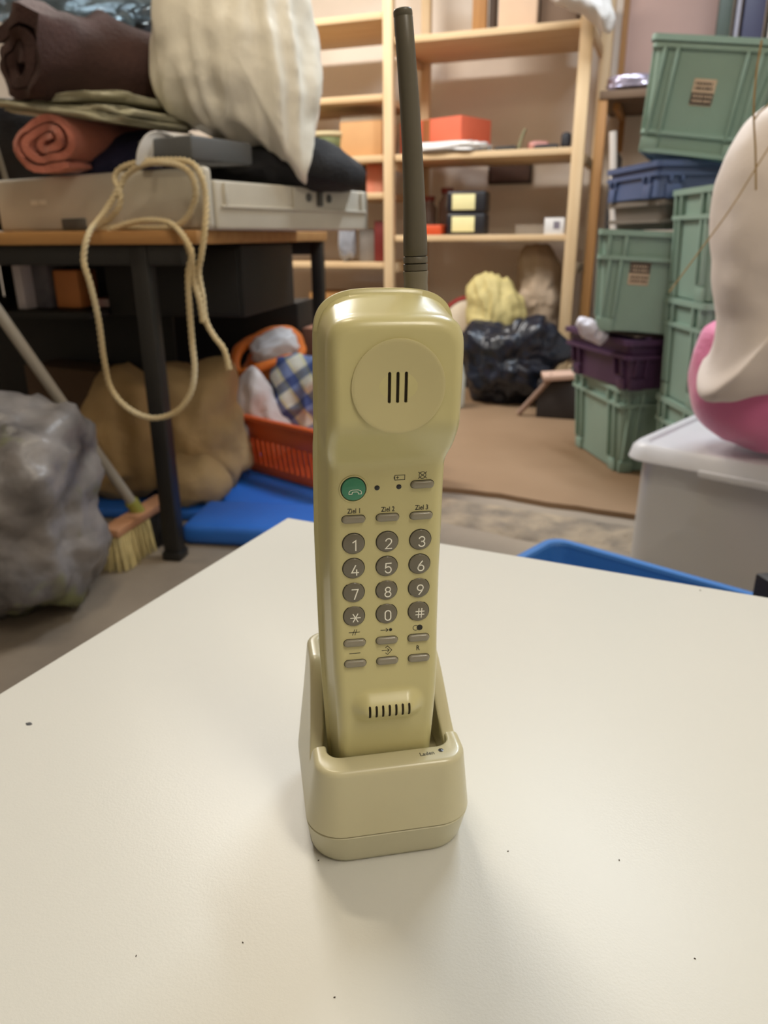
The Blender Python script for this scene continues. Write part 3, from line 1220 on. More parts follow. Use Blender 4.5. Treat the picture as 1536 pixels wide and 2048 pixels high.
nv = inflate('navy_cloth', [(-0.768, 2.200, 1.007), (-0.691, 2.200, 1.040), (-0.597, 2.200, 1.056), (-0.547, 2.200, 1.030), (-0.546, 2.200, 0.975), (-0.570, 2.200, 0.930), (-0.706, 2.200, 0.923), (-0.787, 2.200, 0.924), (-0.794, 2.200, 0.971)], 0.30, m_navy, amp=0.012, freq=10, seed=3, power=0.4, wr=0.006, wfreq=22)
tag(nv, 'crumpled navy blue cloth under the salmon roll', 'cloth')
bc = inflate('black_cloth', [(-0.483, 2.200, 1.005), (-0.415, 2.200, 1.022), (-0.322, 2.200, 1.028), (-0.216, 2.200, 1.037), (-0.150, 2.200, 1.031), (-0.091, 2.200, 1.000), (-0.056, 2.200, 0.960), (-0.062, 2.200, 0.924), (-0.167, 2.200, 0.913), (-0.356, 2.200, 0.909), (-0.491, 2.200, 0.915)], 0.34, m_blackcl, amp=0.016, freq=9, seed=5, power=0.4, wr=0.006, wfreq=20)
tag(bc, 'heap of black cloth in the tray beneath the white sack', 'cloth')

gb = inflate('black_garment_bag', [(-1.368, 2.620, 0.959), (-1.348, 2.620, 1.134), (-1.264, 2.620, 1.244), (-1.139, 2.620, 1.256), (-1.004, 2.620, 1.235), (-0.960, 2.620, 1.118), (-0.984, 2.620, 0.957), (-1.075, 2.620, 0.886), (-1.334, 2.620, 0.888)], 0.16, m_blackcl, amp=0.012, freq=8, seed=19, power=0.42, wr=0.006, wfreq=16)
gb.location.z = 0.83
tag(gb, 'black garment bag in the dark corner behind the salmon roll', 'garment bag')
pr = cloth_roll('salmon_cloth_roll', 0.44, 0.106, 2.8, m_salmon, 0.58, 0.016, 0.014, 2, 0.10)
pr.location = (-0.784, 1.980, 0.956)
pr.rotation_euler = (radians(3), radians(-10), radians(-20))
tag(pr, 'salmon pink fabric rolled up, its spiral end towards the front', 'fabric roll')

sg = thing('sage_folded_cloth', 'pale sage green cloth folded in layers on the salmon roll', 'cloth', (-0.726, 2.120, 1.059), (0, radians(4), radians(-30)))
for k in range(3):
    blob('fold', (0.012 * (k % 2), 0.008 * k, 0.016 * k), (0.46 - 0.03 * k, 0.30, 0.022), m_sage, sg, 0.42, 0.14, 2.5, 10 + k, 4, (0, radians(5 - 4 * k), 0), wr=0.03, wfreq=3)

br = cloth_roll('brown_fabric_roll', 0.56, 0.128, 2.4, m_brown_cl, 0.78, 0.03, 0.03, 6, 0.16)
br.location = (-0.848, 2.000, 1.096)
br.rotation_euler = (radians(-2), 0, radians(-44))
tag(br, 'thick dark brown fabric roll lying on top of the cloth pile', 'fabric roll')
b2 = inflate('black_cloth_bundle', [(-0.782, 2.420, 1.330), (-0.722, 2.420, 1.363), (-0.652, 2.420, 1.368), (-0.621, 2.420, 1.341), (-0.622, 2.420, 1.293), (-0.630, 2.420, 1.219), (-0.755, 2.420, 1.214)], 0.20, m_blackcl, amp=0.012, freq=10, seed=8, wr=0.005, wfreq=20)
tag(b2, 'small black cloth bundle behind the brown roll', 'cloth')
cb = blob('clear_plastic_bag', (-0.818, 2.380, 1.316), (0.46, 0.22, 0.24), mat('clear_film', (112, 134, 150), 0.18, var=0.35, vscale=9, bump=0.8, bscale=14, trans=0.35, alpha=0.9), None, 0.7, 0.10, 2.5, 4, 5, wr=0.07, wfreq=4)
tag(cb, 'crinkled clear bluish plastic bag at the top of the cloth pile', 'plastic bag')

gc = slab('grey_case', 'flat dark grey case lying among the fabrics in the tray', 'case', (-0.431, 1.930, 0.959), (0.17, 0.20, 0.05), mat('dark_grey_case', (88, 90, 92), 0.4, var=0.05, vscale=10), radians(-32), 0.008)


def band(name, path, width, t, m, ydir=Vector((0.53, 0.85, 0))):
    P = catmull(path, 0.008)
    bm = bmesh.new()
    loops = []
    for i, p in enumerate(P):
        d = (P[min(i + 1, len(P) - 1)] - P[max(i - 1, 0)]).normalized()
        nrm = d.cross(ydir).normalized() * t / 2
        loops.append([p - ydir * width / 2 - nrm, p + ydir * width / 2 - nrm, p + ydir * width / 2 + nrm, p - ydir * width / 2 + nrm])
    rings(bm, loops, True, True, True)
    return finish(bm, name, m, None, True, 40)


st = band('white_strap', [(-0.525, 1.860, 0.952), (-0.516, 1.860, 0.984), (-0.502, 1.880, 1.013), (-0.483, 1.900, 1.023), (-0.464, 1.920, 1.019), (-0.427, 1.930, 1.007), (-0.395, 1.940, 0.998)], 0.075, 0.003, mat('white_strap', (214, 212, 210), 0.6, var=0.05, vscale=20))
tag(st, 'white plastic strap curling over the flat grey case', 'strap')

m_sackw = mat('white_sack_film', (240, 235, 220), 0.42, var=0.04, vscale=5, bump=0.25, bscale=30, trans=0.0, coat=0.1)
ws = inflate('white_sack', [(-0.546, 2.100, 1.259), (-0.545, 2.100, 1.175), (-0.526, 2.100, 1.103), (-0.474, 2.100, 1.055), (-0.394, 2.100, 1.034), (-0.307, 2.100, 1.016), (-0.246, 2.100, 0.977), (-0.210, 2.100, 0.941), (-0.193, 2.100, 0.934), (-0.181, 2.100, 0.959), (-0.168, 2.100, 1.028), (-0.156, 2.100, 1.118), (-0.156, 2.100, 1.204), (-0.170, 2.100, 1.278), (-0.197, 2.100, 1.360), (-0.234, 2.100, 1.429), (-0.326, 2.100, 1.459), (-0.419, 2.100, 1.459), (-0.495, 2.100, 1.401), (-0.528, 2.100, 1.331)],
             0.30, m_sackw, amp=0.012, freq=7, seed=1, power=0.42, n_ring=26, step=0.008, wr=0.012, wfreq=20)
tag(ws, 'bulging white plastic sack standing on the cloth pile on the desk', 'sack')

# rope draped over the end panel of the tray
m_rope = mat('cotton_rope', (222, 208, 174), 0.85, col2=(204, 180, 132), vscale=9, bump=0.5, bscale=400)
ROPE = [
    [(-0.348, 1.703, 0.518), (-0.357, 1.709, 0.562), (-0.380, 1.723, 0.591), (-0.398, 1.734, 0.625), (-0.401, 1.736, 0.679), (-0.406, 1.739, 0.727), (-0.395, 1.732, 0.764), (-0.384, 1.737, 0.815), (-0.381, 1.759, 0.876), (-0.389, 1.764, 0.926), (-0.416, 1.781, 0.953), (-0.477, 1.819, 0.960), (-0.545, 1.861, 0.960), (-0.597, 1.887, 0.950), (-0.615, 1.887, 0.929), (-0.601, 1.872, 0.898), (-0.607, 1.871, 0.869), (-0.635, 1.882, 0.844), (-0.663, 1.888, 0.823), (-0.614, 1.881, 0.824), (-0.533, 1.842, 0.820), (-0.466, 1.806, 0.824), (-0.428, 1.788, 0.847), (-0.406, 1.775, 0.887), (-0.412, 1.772, 0.928), (-0.446, 1.788, 0.949), (-0.519, 1.833, 0.955), (-0.578, 1.870, 0.937), (-0.603, 1.874, 0.907), (-0.639, 1.849, 0.851), (-0.642, 1.751, 0.808), (-0.651, 1.726, 0.755), (-0.642, 1.721, 0.703), (-0.638, 1.730, 0.627), (-0.643, 1.745, 0.536), (-0.639, 1.755, 0.467), (-0.598, 1.741, 0.422), (-0.542, 1.729, 0.403), (-0.484, 1.717, 0.419), (-0.445, 1.716, 0.461), (-0.430, 1.719, 0.516), (-0.433, 1.732, 0.581), (-0.431, 1.731, 0.669), (-0.426, 1.728, 0.728), (-0.413, 1.720, 0.769), (-0.437, 1.746, 0.807), (-0.469, 1.778, 0.830), (-0.522, 1.812, 0.837), (-0.579, 1.847, 0.832), (-0.638, 1.866, 0.817)],
    [(-0.428, 1.741, 0.790), (-0.417, 1.734, 0.753), (-0.417, 1.734, 0.711), (-0.407, 1.728, 0.669), (-0.403, 1.726, 0.620)],
]
bm = bmesh.new()
for pl in ROPE:
    P = catmull(pl, 0.005)
    s = 0.0
    ph = [0.0]
    for a, b in zip(P, P[1:]):
        s += (b - a).length
        ph.append(s * 2 * pi / 0.040)
    for k in range(3):
        add_tube(bm, P, 0.0038, 6, True, [p + k * 2 * pi / 3 for p in ph], 0.0036)
ro = finish(bm, 'rope', m_rope, None, True)
tag(ro, 'twisted off-white cotton rope hanging in a loop from the desk', 'rope')

# ------------------------------------------------------------------ floor under and beside the desk
m_mat = mat('blue_gym_mat', (40, 106, 200), 0.5, var=0.1, vscale=5, bump=0.15, bscale=40)
o = box('blue_mat', (0, 0, 0.015), (1.12, 0.72, 0.03), m_mat, None, 0.010, 3)
o.location = (-0.50, 2.46, 0.0)
o.rotation_euler = (0, 0, radians(-6))
tag(o, 'blue foam mat lying flat beneath the orange crate and sacks', 'mat')
o = box('blue_mat', (0, 0, 0.03), (0.62, 0.22, 0.06), m_mat, None, 0.022, 4)
o.location = (-0.24, 1.985, 0.0)
o.rotation_euler = (0, 0, radians(-8))
tag(o, 'thick blue foam mat with rounded edge on the floor in front', 'mat')

m_burlap = mat('burlap', (198, 168, 120), 0.95, var=0.14, vscale=9, bump=0.8, bscale=260)
m_burlap_d = mat('old_burlap', (186, 154, 106), 0.95, var=0.14, vscale=9, bump=0.8, bscale=260)
s1_ = inflate('burlap_sack', [(-0.723, 2.440, 0.365), (-0.695, 2.440, 0.426), (-0.636, 2.440, 0.416), (-0.566, 2.440, 0.425), (-0.497, 2.440, 0.425), (-0.482, 2.440, 0.363), (-0.483, 2.440, 0.264), (-0.457, 2.440, 0.162), (-0.446, 2.440, 0.107), (-0.488, 2.440, 0.061), (-0.591, 2.440, 0.048), (-0.710, 2.440, 0.041), (-0.754, 2.440, 0.077), (-0.756, 2.440, 0.216)], 0.34, m_burlap, amp=0.04, freq=7, seed=11, power=0.42, wr=0.016, wfreq=11, flat=0.02, back=0.7)
s1_.location.z = 0.031
tag(s1_, 'full burlap sack behind the desk leg, next to the orange crate', 'sack')
s2_ = inflate('burlap_sack', [(-0.943, 2.300, 0.170), (-0.913, 2.300, 0.266), (-0.861, 2.300, 0.329), (-0.794, 2.300, 0.368), (-0.719, 2.300, 0.352), (-0.687, 2.300, 0.281), (-0.685, 2.300, 0.168), (-0.695, 2.300, 0.068), (-0.742, 2.300, 0.009), (-0.857, 2.300, 0.001), (-0.937, 2.300, 0.028)], 0.30, m_burlap_d, amp=0.04, freq=7, seed=13, power=0.42, wr=0.016, wfreq=11, flat=0.02)
s2_.location.z = 0.031
tag(s2_, 'rounded burlap sack left of the desk leg, behind the broom handle', 'sack')
s3_ = inflate('burlap_sack', [(-0.658, 2.200, 0.092), (-0.602, 2.200, 0.116), (-0.533, 2.200, 0.112), (-0.491, 2.200, 0.066), (-0.479, 2.200, 0.020), (-0.513, 2.200, -0.019), (-0.593, 2.200, -0.029), (-0.662, 2.200, -0.015)], 0.16, m_burlap, amp=0.014, freq=10, seed=15, power=0.42, wr=0.008, wfreq=18, flat=0.01)
s3_.location.z = 0.031
tag(s3_, 'small folded burlap sack end lying on the blue mat', 'sack')
slab('brown_carton', 'dark brown carton in the shade behind the burlap sacks', 'carton', (-1.03, 2.53, 0.031), (0.34, 0.14, 0.37), mat('brown_carton', (84, 62, 42), 0.8, var=0.08, vscale=6), radians(-28))

# fake rock
m_rock = mat('painted_rock', (150, 146, 146), 0.42, col2=(70, 68, 70), vscale=7, bump=0.5, bscale=24, contrast=0.18, detail=6)
nt = m_rock.node_tree
n_ = nt.nodes
b_ = n_['Principled BSDF']
src = b_.inputs['Base Color'].links[0].from_socket
tcx = n_.new('ShaderNodeTexCoord')
nz = n_.new('ShaderNodeTexNoise')
nz.inputs['Scale'].default_value = 9
nt.links.new(tcx.outputs['Object'], nz.inputs['Vector'])
rp = n_.new('ShaderNodeValToRGB')
rp.color_ramp.elements[0].position = 0.57
rp.color_ramp.elements[1].position = 0.68
nt.links.new(nz.outputs['Fac'], rp.inputs['Fac'])
mx = n_.new('ShaderNodeMix')
mx.data_type = 'RGBA'
nt.links.new(rp.outputs['Color'], mx.inputs[0])
nt.links.new(src, mx.inputs[6])
mx.inputs[7].default_value = (*lin((110, 114, 78)), 1)
nt.links.new(mx.outputs[2], b_.inputs['Base Color'])
rk = inflate('fake_rock', [(-0.933, 1.560, 0.419), (-0.850, 1.560, 0.461), (-0.775, 1.560, 0.469), (-0.714, 1.560, 0.458), (-0.666, 1.560, 0.428), (-0.654, 1.560, 0.373), (-0.662, 1.560, 0.305), (-0.670, 1.560, 0.224), (-0.666, 1.560, 0.139), (-0.666, 1.560, 0.077), (-0.679, 1.560, 0.032), (-0.751, 1.560, 0.017), (-0.823, 1.560, 0.002), (-0.916, 1.560, 0.000), (-1.020, 1.560, 0.001), (-1.011, 1.560, 0.202)], 0.40, m_rock, amp=0.045, freq=7, seed=21, power=0.36, n_ring=30, step=0.012, wr=0.014, wfreq=9, octv=4, flat=0.012)
rk.location.z = 0.0
tag(rk, 'grey painted fake rock with mossy patches at the left edge', 'rock')

# broom
bw = thing('broom', 'push broom with grey handle and wooden head, beside the desk leg', 'broom')
hd0, hd1 = Vector((-0.690, 1.745, 0.105)), Vector((-0.622, 2.015, 0.105))
hc = (hd0 + hd1) / 2
bw.location = (hc.x, hc.y, 0)
ha = math.atan2((hd1 - hd0).y, (hd1 - hd0).x)
bw.rotation_euler = (0, 0, ha)
HL = (hd1 - hd0).length
wood_head = wood('broom_head_wood', (194, 146, 112), (170, 122, 90), 'x')
box('head', (0, 0, 0.105), (HL, 0.055, 0.022), wood_head, bw, 0.004)
rnd = random.Random(5)


def bristles(name, x0, x1, m, y0, y1, n):
    bm = bmesh.new()
    for k in range(n):
        x, y = rnd.uniform(x0, x1), rnd.uniform(y0, y1)
        ex, ey = x * 1.06 + rnd.uniform(-0.008, 0.008), y * 1.5 + rnd.uniform(-0.006, 0.006)
        add_tube(bm, [(x, y, 0.096), ((x + ex) / 2, (y + ey) / 2, 0.05), (ex, ey, 0.002)], [0.0022, 0.0021, 0.0012], 4, False)
    o = finish(bm, name, m, bw, True)
    o['kind'] = 'stuff'
    return o


bristles('cream_bristles', -HL / 2 + 0.004, 0.02, mat('cream_bristle', (206, 190, 138), 0.7, var=0.15, vscale=40), -0.024, 0.024, 420)
bristles('dark_bristles', 0.02, HL / 2 - 0.004, mat('dark_bristle', (44, 42, 42), 0.7, var=0.2, vscale=40), -0.024, 0.024, 380)
Mi = (Matrix.Translation(bw.location) @ Matrix.Rotation(ha, 4, 'Z')).inverted()
h_top = Vector((-0.898, 1.700, 0.749))
h_bot = Vector((hc.x, hc.y, 0.115))
tube('handle', [Mi @ h_bot, Mi @ h_bot.lerp(h_top, 0.5), Mi @ h_top], 0.0135, mat('grey_handle', (158, 152, 142), 0.4, var=0.06, vscale=10), bw, 14)
tube('handle_socket', [Mi @ h_bot.lerp(h_top, -0.005), Mi @ h_bot.lerp(h_top, 0.05)], 0.018, mat('socket_green', (150, 150, 70), 0.5, var=0.05, vscale=20), bw, 14)

# orange crate and what it holds
m_or = mat('orange_crate_plastic', (224, 98, 44), 0.4, var=0.06, vscale=8)
CA = math.atan2(-0.66, 0.75)
crate = thing('orange_crate', 'orange slatted plastic crate filled with rags on the blue mat', 'crate', (-0.165, 2.49, 0.031), CA)
cl, cd, ch = 0.52, 0.34, 0.205


def crate_wall(x0, y0, x1, y1, n):
    a, b = Vector((x0, y0, 0)), Vector((x1, y1, 0))
    d = (b - a)
    ang = math.atan2(d.y, d.x)
    M = Matrix.Translation((a + b) / 2) @ Matrix.Rotation(ang, 4, 'Z') @ Matrix.Rotation(radians(8), 4, 'X')
    w = box('wall_band', (0, 0, 0.165), (d.length + 0.036, 0.006, 0.075), m_or, crate, 0.002, M=M)
    box('rim', (0, -0.006, 0.203), (d.length + 0.06, 0.02, 0.016), m_or, w, 0.004, M=M)
    box('foot_band', (0, 0, 0.018), (d.length + 0.008, 0.006, 0.034), m_or, crate, 0.002, M=M)
    for k in range(n):
        x = -d.length / 2 + d.length * (k + 0.5) / n
        box('slat', (x, 0, 0.082), (d.length / n * 0.62, 0.005, 0.10), m_or, crate, 0.0, M=M)
    for s in (-1, 1):
        box('corner_post', (s * d.length / 2, 0, 0.1), (0.02, 0.01, 0.19), m_or, crate, 0.003, M=M)


crate_wall(-cl / 2, -cd / 2, cl / 2, -cd / 2, 20)
crate_wall(cl / 2, -cd / 2, cl / 2, cd / 2, 12)
crate_wall(cl / 2, cd / 2, -cl / 2, cd / 2, 20)
crate_wall(-cl / 2, cd / 2, -cl / 2, -cd / 2, 12)
box('crate_floor', (0, 0, 0.006), (cl, cd, 0.008), m_or, crate, 0.002)

wp = inflate('white_plastic_bag', [(-0.539, 2.560, 0.247), (-0.507, 2.560, 0.325), (-0.460, 2.560, 0.384), (-0.418, 2.560, 0.372), (-0.381, 2.560, 0.289), (-0.325, 2.560, 0.193), (-0.301, 2.560, 0.121), (-0.366, 2.560, 0.085), (-0.462, 2.560, 0.094), (-0.519, 2.560, 0.167)], 0.14, mat('white_bag', (206, 198, 196), 0.4, var=0.08, vscale=8, bump=0.3, bscale=30), amp=0.018, freq=10, seed=31, wr=0.01, wfreq=18, step=0.012)
tag(wp, 'white plastic bag slumped in the left end of the orange crate', 'plastic bag')

m_plaid = bpy.data.materials.new('plaid_cloth')
m_plaid.use_nodes = True
nt = m_plaid.node_tree
n_ = nt.nodes
tcx = n_.new('ShaderNodeTexCoord')
mp = n_.new('ShaderNodeMapping')
mp.inputs['Rotation'].default_value = (0.4, 0.6, 0.3)
nt.links.new(tcx.outputs['Object'], mp.inputs['Vector'])
w1 = n_.new('ShaderNodeTexWave')
w1.inputs['Scale'].default_value = 3.6
w1.bands_direction = 'X'
w2 = n_.new('ShaderNodeTexWave')
w2.inputs['Scale'].default_value = 3.6
w2.bands_direction = 'Z'
nt.links.new(mp.outputs['Vector'], w1.inputs['Vector'])
nt.links.new(mp.outputs['Vector'], w2.inputs['Vector'])
r1 = n_.new('ShaderNodeValToRGB')
r1.color_ramp.interpolation = 'CONSTANT'
r1.color_ramp.elements[0].color = (*lin((206, 204, 190)), 1)
r1.color_ramp.elements[1].position = 0.62
r1.color_ramp.elements[1].color = (*lin((118, 134, 178)), 1)
e = r1.color_ramp.elements.new(0.35)
e.color = (*lin((206, 202, 160)), 1)
r2 = n_.new('ShaderNodeValToRGB')
r2.color_ramp.interpolation = 'CONSTANT'
r2.color_ramp.elements[0].color = (1, 1, 1, 1)
r2.color_ramp.elements[1].position = 0.66
r2.color_ramp.elements[1].color = (*lin((150, 164, 200)), 1)
nt.links.new(w1.outputs['Fac'], r1.inputs['Fac'])
nt.links.new(w2.outputs['Fac'], r2.inputs['Fac'])
mx = n_.new('ShaderNodeMix')
mx.data_type = 'RGBA'
mx.blend_type = 'MULTIPLY'
mx.inputs[0].default_value = 1.0
nt.links.new(r1.outputs['Color'], mx.inputs[6])
nt.links.new(r2.outputs['Color'], mx.inputs[7])
nt.links.new(mx.outputs[2], n_['Principled BSDF'].inputs['Base Color'])
n_['Principled BSDF'].inputs['Roughness'].default_value = 0.85
pc = inflate('plaid_cloth', [(-0.405, 2.620, 0.313), (-0.358, 2.620, 0.374), (-0.287, 2.620, 0.399), (-0.219, 2.620, 0.381), (-0.152, 2.620, 0.294), (-0.138, 2.620, 0.150), (-0.212, 2.620, 0.067), (-0.301, 2.620, 0.095), (-0.358, 2.620, 0.206)], 0.18, m_plaid, amp=0.03, freq=9, seed=33, wr=0.014, wfreq=14, step=0.012)
tag(pc, 'blue, yellow and white checked cloth heaped in the orange crate', 'cloth')

ob_ = thing('orange_bag', 'open orange bag with a white bundle inside, on top of the crate heap', 'bag', (-0.405, 2.700, 0.361), 0.0)
og = Vector(ob_.location)
m_obag = mat('orange_bag_fabric', (214, 112, 32), 0.6, var=0.1, vscale=14, bump=0.3, bscale=60)
loopp = [(-0.502, 2.620, 0.357), (-0.515, 2.680, 0.417), (-0.471, 2.760, 0.450), (-0.400, 2.820, 0.478), (-0.332, 2.820, 0.471), (-0.297, 2.760, 0.431), (-0.299, 2.680, 0.404), (-0.392, 2.620, 0.386)]
P = catmull(loopp, 0.012, True)
P.append(P[0])
bmx = bmesh.new()
add_tube(bmx, [p - og for p in P], [0.017 + 0.006 * noise.noise(p * 22) for p in P], 10, False)
finish(bmx, 'rolled_rim', m_obag, ob_, True)
bb_ = blob('bag_body', (0.0, 0.05, -0.10), (0.20, 0.16, 0.15), m_obag, ob_, 0.8, 0.12, 3, 41, 4)
wb = blob('white_bundle', (0.015, 0.03, 0.0), (0.165, 0.13, 0.10), mat('white_bundle', (214, 212, 214), 0.5, var=0.06, vscale=12), ob_, 0.7, 0.12, 3, 43, 4, (0.3, -0.35, 0.2), wr=0.06)
wb['label'] = 'white crumpled bundle in the bag opening'
gp = blob('green_plush', (-0.513, 3.000, 0.401), (0.20, 0.16, 0.14), mat('dark_green_fabric', (34, 58, 38), 0.9, var=0.25, vscale=14), None, 0.8, 0.15, 3, 45, 4)
tag(gp, 'dark green fabric heap in the shade behind the orange bag', 'fabric heap')
gp.location.z = 0.34
cr2 = slab('brown_carton', 'small brown carton behind the handset, beside the orange bag', 'carton', (-0.21, 2.98, 0.0), (0.16, 0.18, 0.475), mat('tan_carton', (150, 104, 82), 0.8, var=0.06, vscale=8), radians(-12))
gs = slab('storage_chest', 'black storage chest behind the burlap sacks, enlarged to stand in for the shade under the desk', 'chest', (-0.60, 3.04, 0.0), (0.62, 0.22, 0.57), m_black_board, radians(-11))  # chest made larger to hide lit wall where shade belongs

# ------------------------------------------------------------------ wooden shelving along the back wall
m_pine = wood('pine_post', (220, 194, 156), (202, 170, 126), 'z')
m_pine_x = wood('pine_board', (216, 188, 148), (196, 162, 118), 'x')
m_pine_dk = wood('pine_dark', (176, 128, 72), (150, 104, 56), 'z')
shelf = thing('wooden_shelving', 'tall open pine shelving unit along the back wall', 'shelving', RO, RA)
SD = 0.52
for (x, w) in ((-1.0, 0.05), (0.012, 0.05), (0.955, 0.058)):
    box('post', (x, 0.024, 1.15), (w, 0.045, 2.3), m_pine, shelf, 0.003)
    box('post', (x + 0.045, SD - 0.02, 1.15), (w, 0.045, 2.3), m_pine, shelf, 0.003)
    for z in (0.12, 0.64, 1.14, 1.66, 2.2):
        box('rung', (x + 0.02, SD / 2, z), (0.022, SD - 0.09, 0.045), m_pine, shelf, 0.002)
for z in (1.70, 1.185, 0.80, 0.10):
    box('shelf_board', (0.487, SD / 2 + 0.005, z - 0.012), (0.885, SD - 0.02, 0.03), m_pine_x, shelf, 0.003)
for z in (1.812, 1.462, 1.185, 1.01, 0.664, 0.30):
    box('shelf_board', (-0.497, SD / 2 + 0.005, z - 0.012), (0.96, SD - 0.02, 0.03), m_pine_x, shelf, 0.003)


def sh(name, label, cat, p, s, m, rot=0.0, bevel=0.003):
    """a box standing on a shelf: p = room position of its base centre"""
    o = box(name, (0, 0, s[2] / 2), s, m, None, bevel)
    o.location = RW(*p)
    o.rotation_euler = (0, 0, RA + rot)
    return tag(o, label, cat)


Z2, Z3, Z1, ZL = 1.188, 0.803, 1.703, 1.815
# middle right shelf
ob2 = thing('orange_box', 'orange-red cardboard box with a brown tape stripe on the middle shelf', 'box', RW(0.235, 0.27, Z2), RA + radians(-22))
m_obox = mat('orange_cardboard', (206, 96, 66), 0.7, var=0.05, vscale=8)
box('carton', (0, 0, 0.085), (0.40, 0.26, 0.17), m_obox, ob2, 0.003)
box('tape', (-0.02, -0.1305, 0.085), (0.045, 0.002, 0.165), mat('brown_tape', (150, 92, 54), 0.4, var=0.05, vscale=10), ob2, 0)
box('lid_seam', (0, 0, 0.1705), (0.40, 0.006, 0.002), mat('brown_tape', (150, 92, 54), 0.4), ob2, 0)
wc = blob('white_cloth', RW(0.30, 0.06, Z2), (0.40, 0.12, 0.045), mat('white_linen', (222, 218, 214), 0.85, var=0.05, vscale=14, bump=0.3, bscale=60), None, 0.6, 0.2, 3, 51, 4, (0, 0, RA), wr=0.08)
tag(wc, 'crumpled white cloth in front of the orange box on the shelf', 'cloth')
rnd = random.Random(11)
tools = [('black_clamp', 'small black clamp lying flat on the middle shelf', (0.60, 0.07), (0.11, 0.03, 0.022), (40, 40, 40)),
         ('steel_file', 'grey steel file lying beside the white cloth', (0.49, 0.06), (0.09, 0.02, 0.018), (120, 118, 112)),
         ('pink_pouch', 'small pink pouch near the right end of the shelf', (0.75, 0.12), (0.10, 0.07, 0.04), (186, 130, 120)),
         ('black_strap', 'coiled black strap at the right end of the shelf', (0.80, 0.06), (0.12, 0.03, 0.02), (36, 34, 38)),
         ('black_pouch', 'upright black pouch next to the right shelf post', (0.885, 0.10), (0.045, 0.06, 0.07), (30, 30, 36))]
for k, (nm, lb, (x, y), s, c) in enumerate(tools):
    o = blob(nm, RW(x, y, Z2), s, mat(nm, c, 0.6, var=0.1, vscale=20), None, 0.5, 0.12, 3, 60 + k, 3, (0, 0, RA + rnd.uniform(-0.5, 0.5)))
    tag(o, lb, nm.split('_')[1])
lv = tube('steel_lever', [RW(0.66, 0.08, Z2 + 0.002), RW(0.672, 0.08, Z2 + 0.05), RW(0.69, 0.08, Z2 + 0.095)], [0.011, 0.009, 0.007], mat('grey_green_metal', (124, 120, 92), 0.5, metal=0.3, var=0.1, vscale=20))
tag(lv, 'short grey lever standing upright on the middle shelf', 'lever')

# lower right shelf
m_blk_tape = mat('black_case', (28, 28, 34), 0.4, var=0.1, vscale=10)
m_cream = mat('cream_label', (226, 216, 160), 0.6, var=0.04, vscale=30)
for k in range(2):
    o = thing('black_cassette_case', ('lower black case with cream label on the lower shelf', 'upper black case with cream label, stacked on the other')[k], 'case', RW(0.40, 0.16, Z3 + 0.106 * k), RA + radians(4), 'black cases with cream labels')
    box('case', (0, 0, 0.0525), (0.20, 0.16, 0.104), m_blk_tape, o, 0.012, 3)
    box('label_card', (-0.012, -0.081, 0.052), (0.118, 0.003, 0.074), m_cream, o, 0.001)
sh('orange_tray', 'shallow orange plastic tray on the lower shelf left of the cases', 'tray', (0.185, 0.14, Z3), (0.20, 0.18, 0.05), mat('orange_lid', (200, 76, 34), 0.5, var=0.05, vscale=8), 0, 0.008)
m_jar = mat('clouded_glass', (150, 132, 122), 0.25, var=0.2, vscale=10, trans=0.4)
for k, (x, h) in enumerate(((0.13, 0.20), (0.235, 0.24))):
    o = lathe('glass_jar', [(0.0, 0.0), (0.042, 0.0), (0.047, 0.01), (0.047, h * 0.7), (0.03, h * 0.82), (0.03, h * 0.9)], m_jar, None, 24)
    o.location = RW(x, 0.34, Z3)
    tag(o, ('shorter cloudy glass jar behind the orange tray', 'taller cloudy glass jar behind the orange tray')[k], 'jar', 'cloudy glass jars')
    l_ = lathe('jar_lid', [(0.034, h * 0.88), (0.035, h), (0, h)], mat('red_lid', (120, 46, 36), 0.5, var=0.1, vscale=30), o, 24)
o = thing('white_card', 'small white card with dark print leaning at the right end of the lower shelf', 'card', RW(0.865, 0.045, Z3), RA)
box('card', (0, 0, 0.038), (0.095, 0.03, 0.076), mat('white_card', (214, 210, 206), 0.6, var=0.03, vscale=20), o, 0.001)
box('print', (0.012, -0.0155, 0.042), (0.03, 0.001, 0.034), mat('grey_violet_print', (120, 112, 122), 0.6, var=0.05, vscale=30), o, 0)
fp = thing('framed_picture', 'small dark brown picture hanging on the wall under the middle shelf', 'picture', RW(0.515, 0.642, 1.08), RA)
box('frame', (0, 0.004, 0.055), (0.245, 0.02, 0.125), mat('dark_frame', (56, 40, 32), 0.5, var=0.1, vscale=10), fp, 0.003)
box('picture_panel', (0, -0.007, 0.055), (0.215, 0.003, 0.095), mat('brown_picture', (84, 58, 46), 0.6, var=0.15, vscale=14), fp, 0)
sh('paper_sheet', 'pale paper sheet lying folded on the lower shelf', 'paper', (0.70, 0.36, Z3), (0.16, 0.14, 0.05), mat('pale_paper', (176, 164, 150), 0.8, var=0.05, vscale=8), 0.1, 0.002)

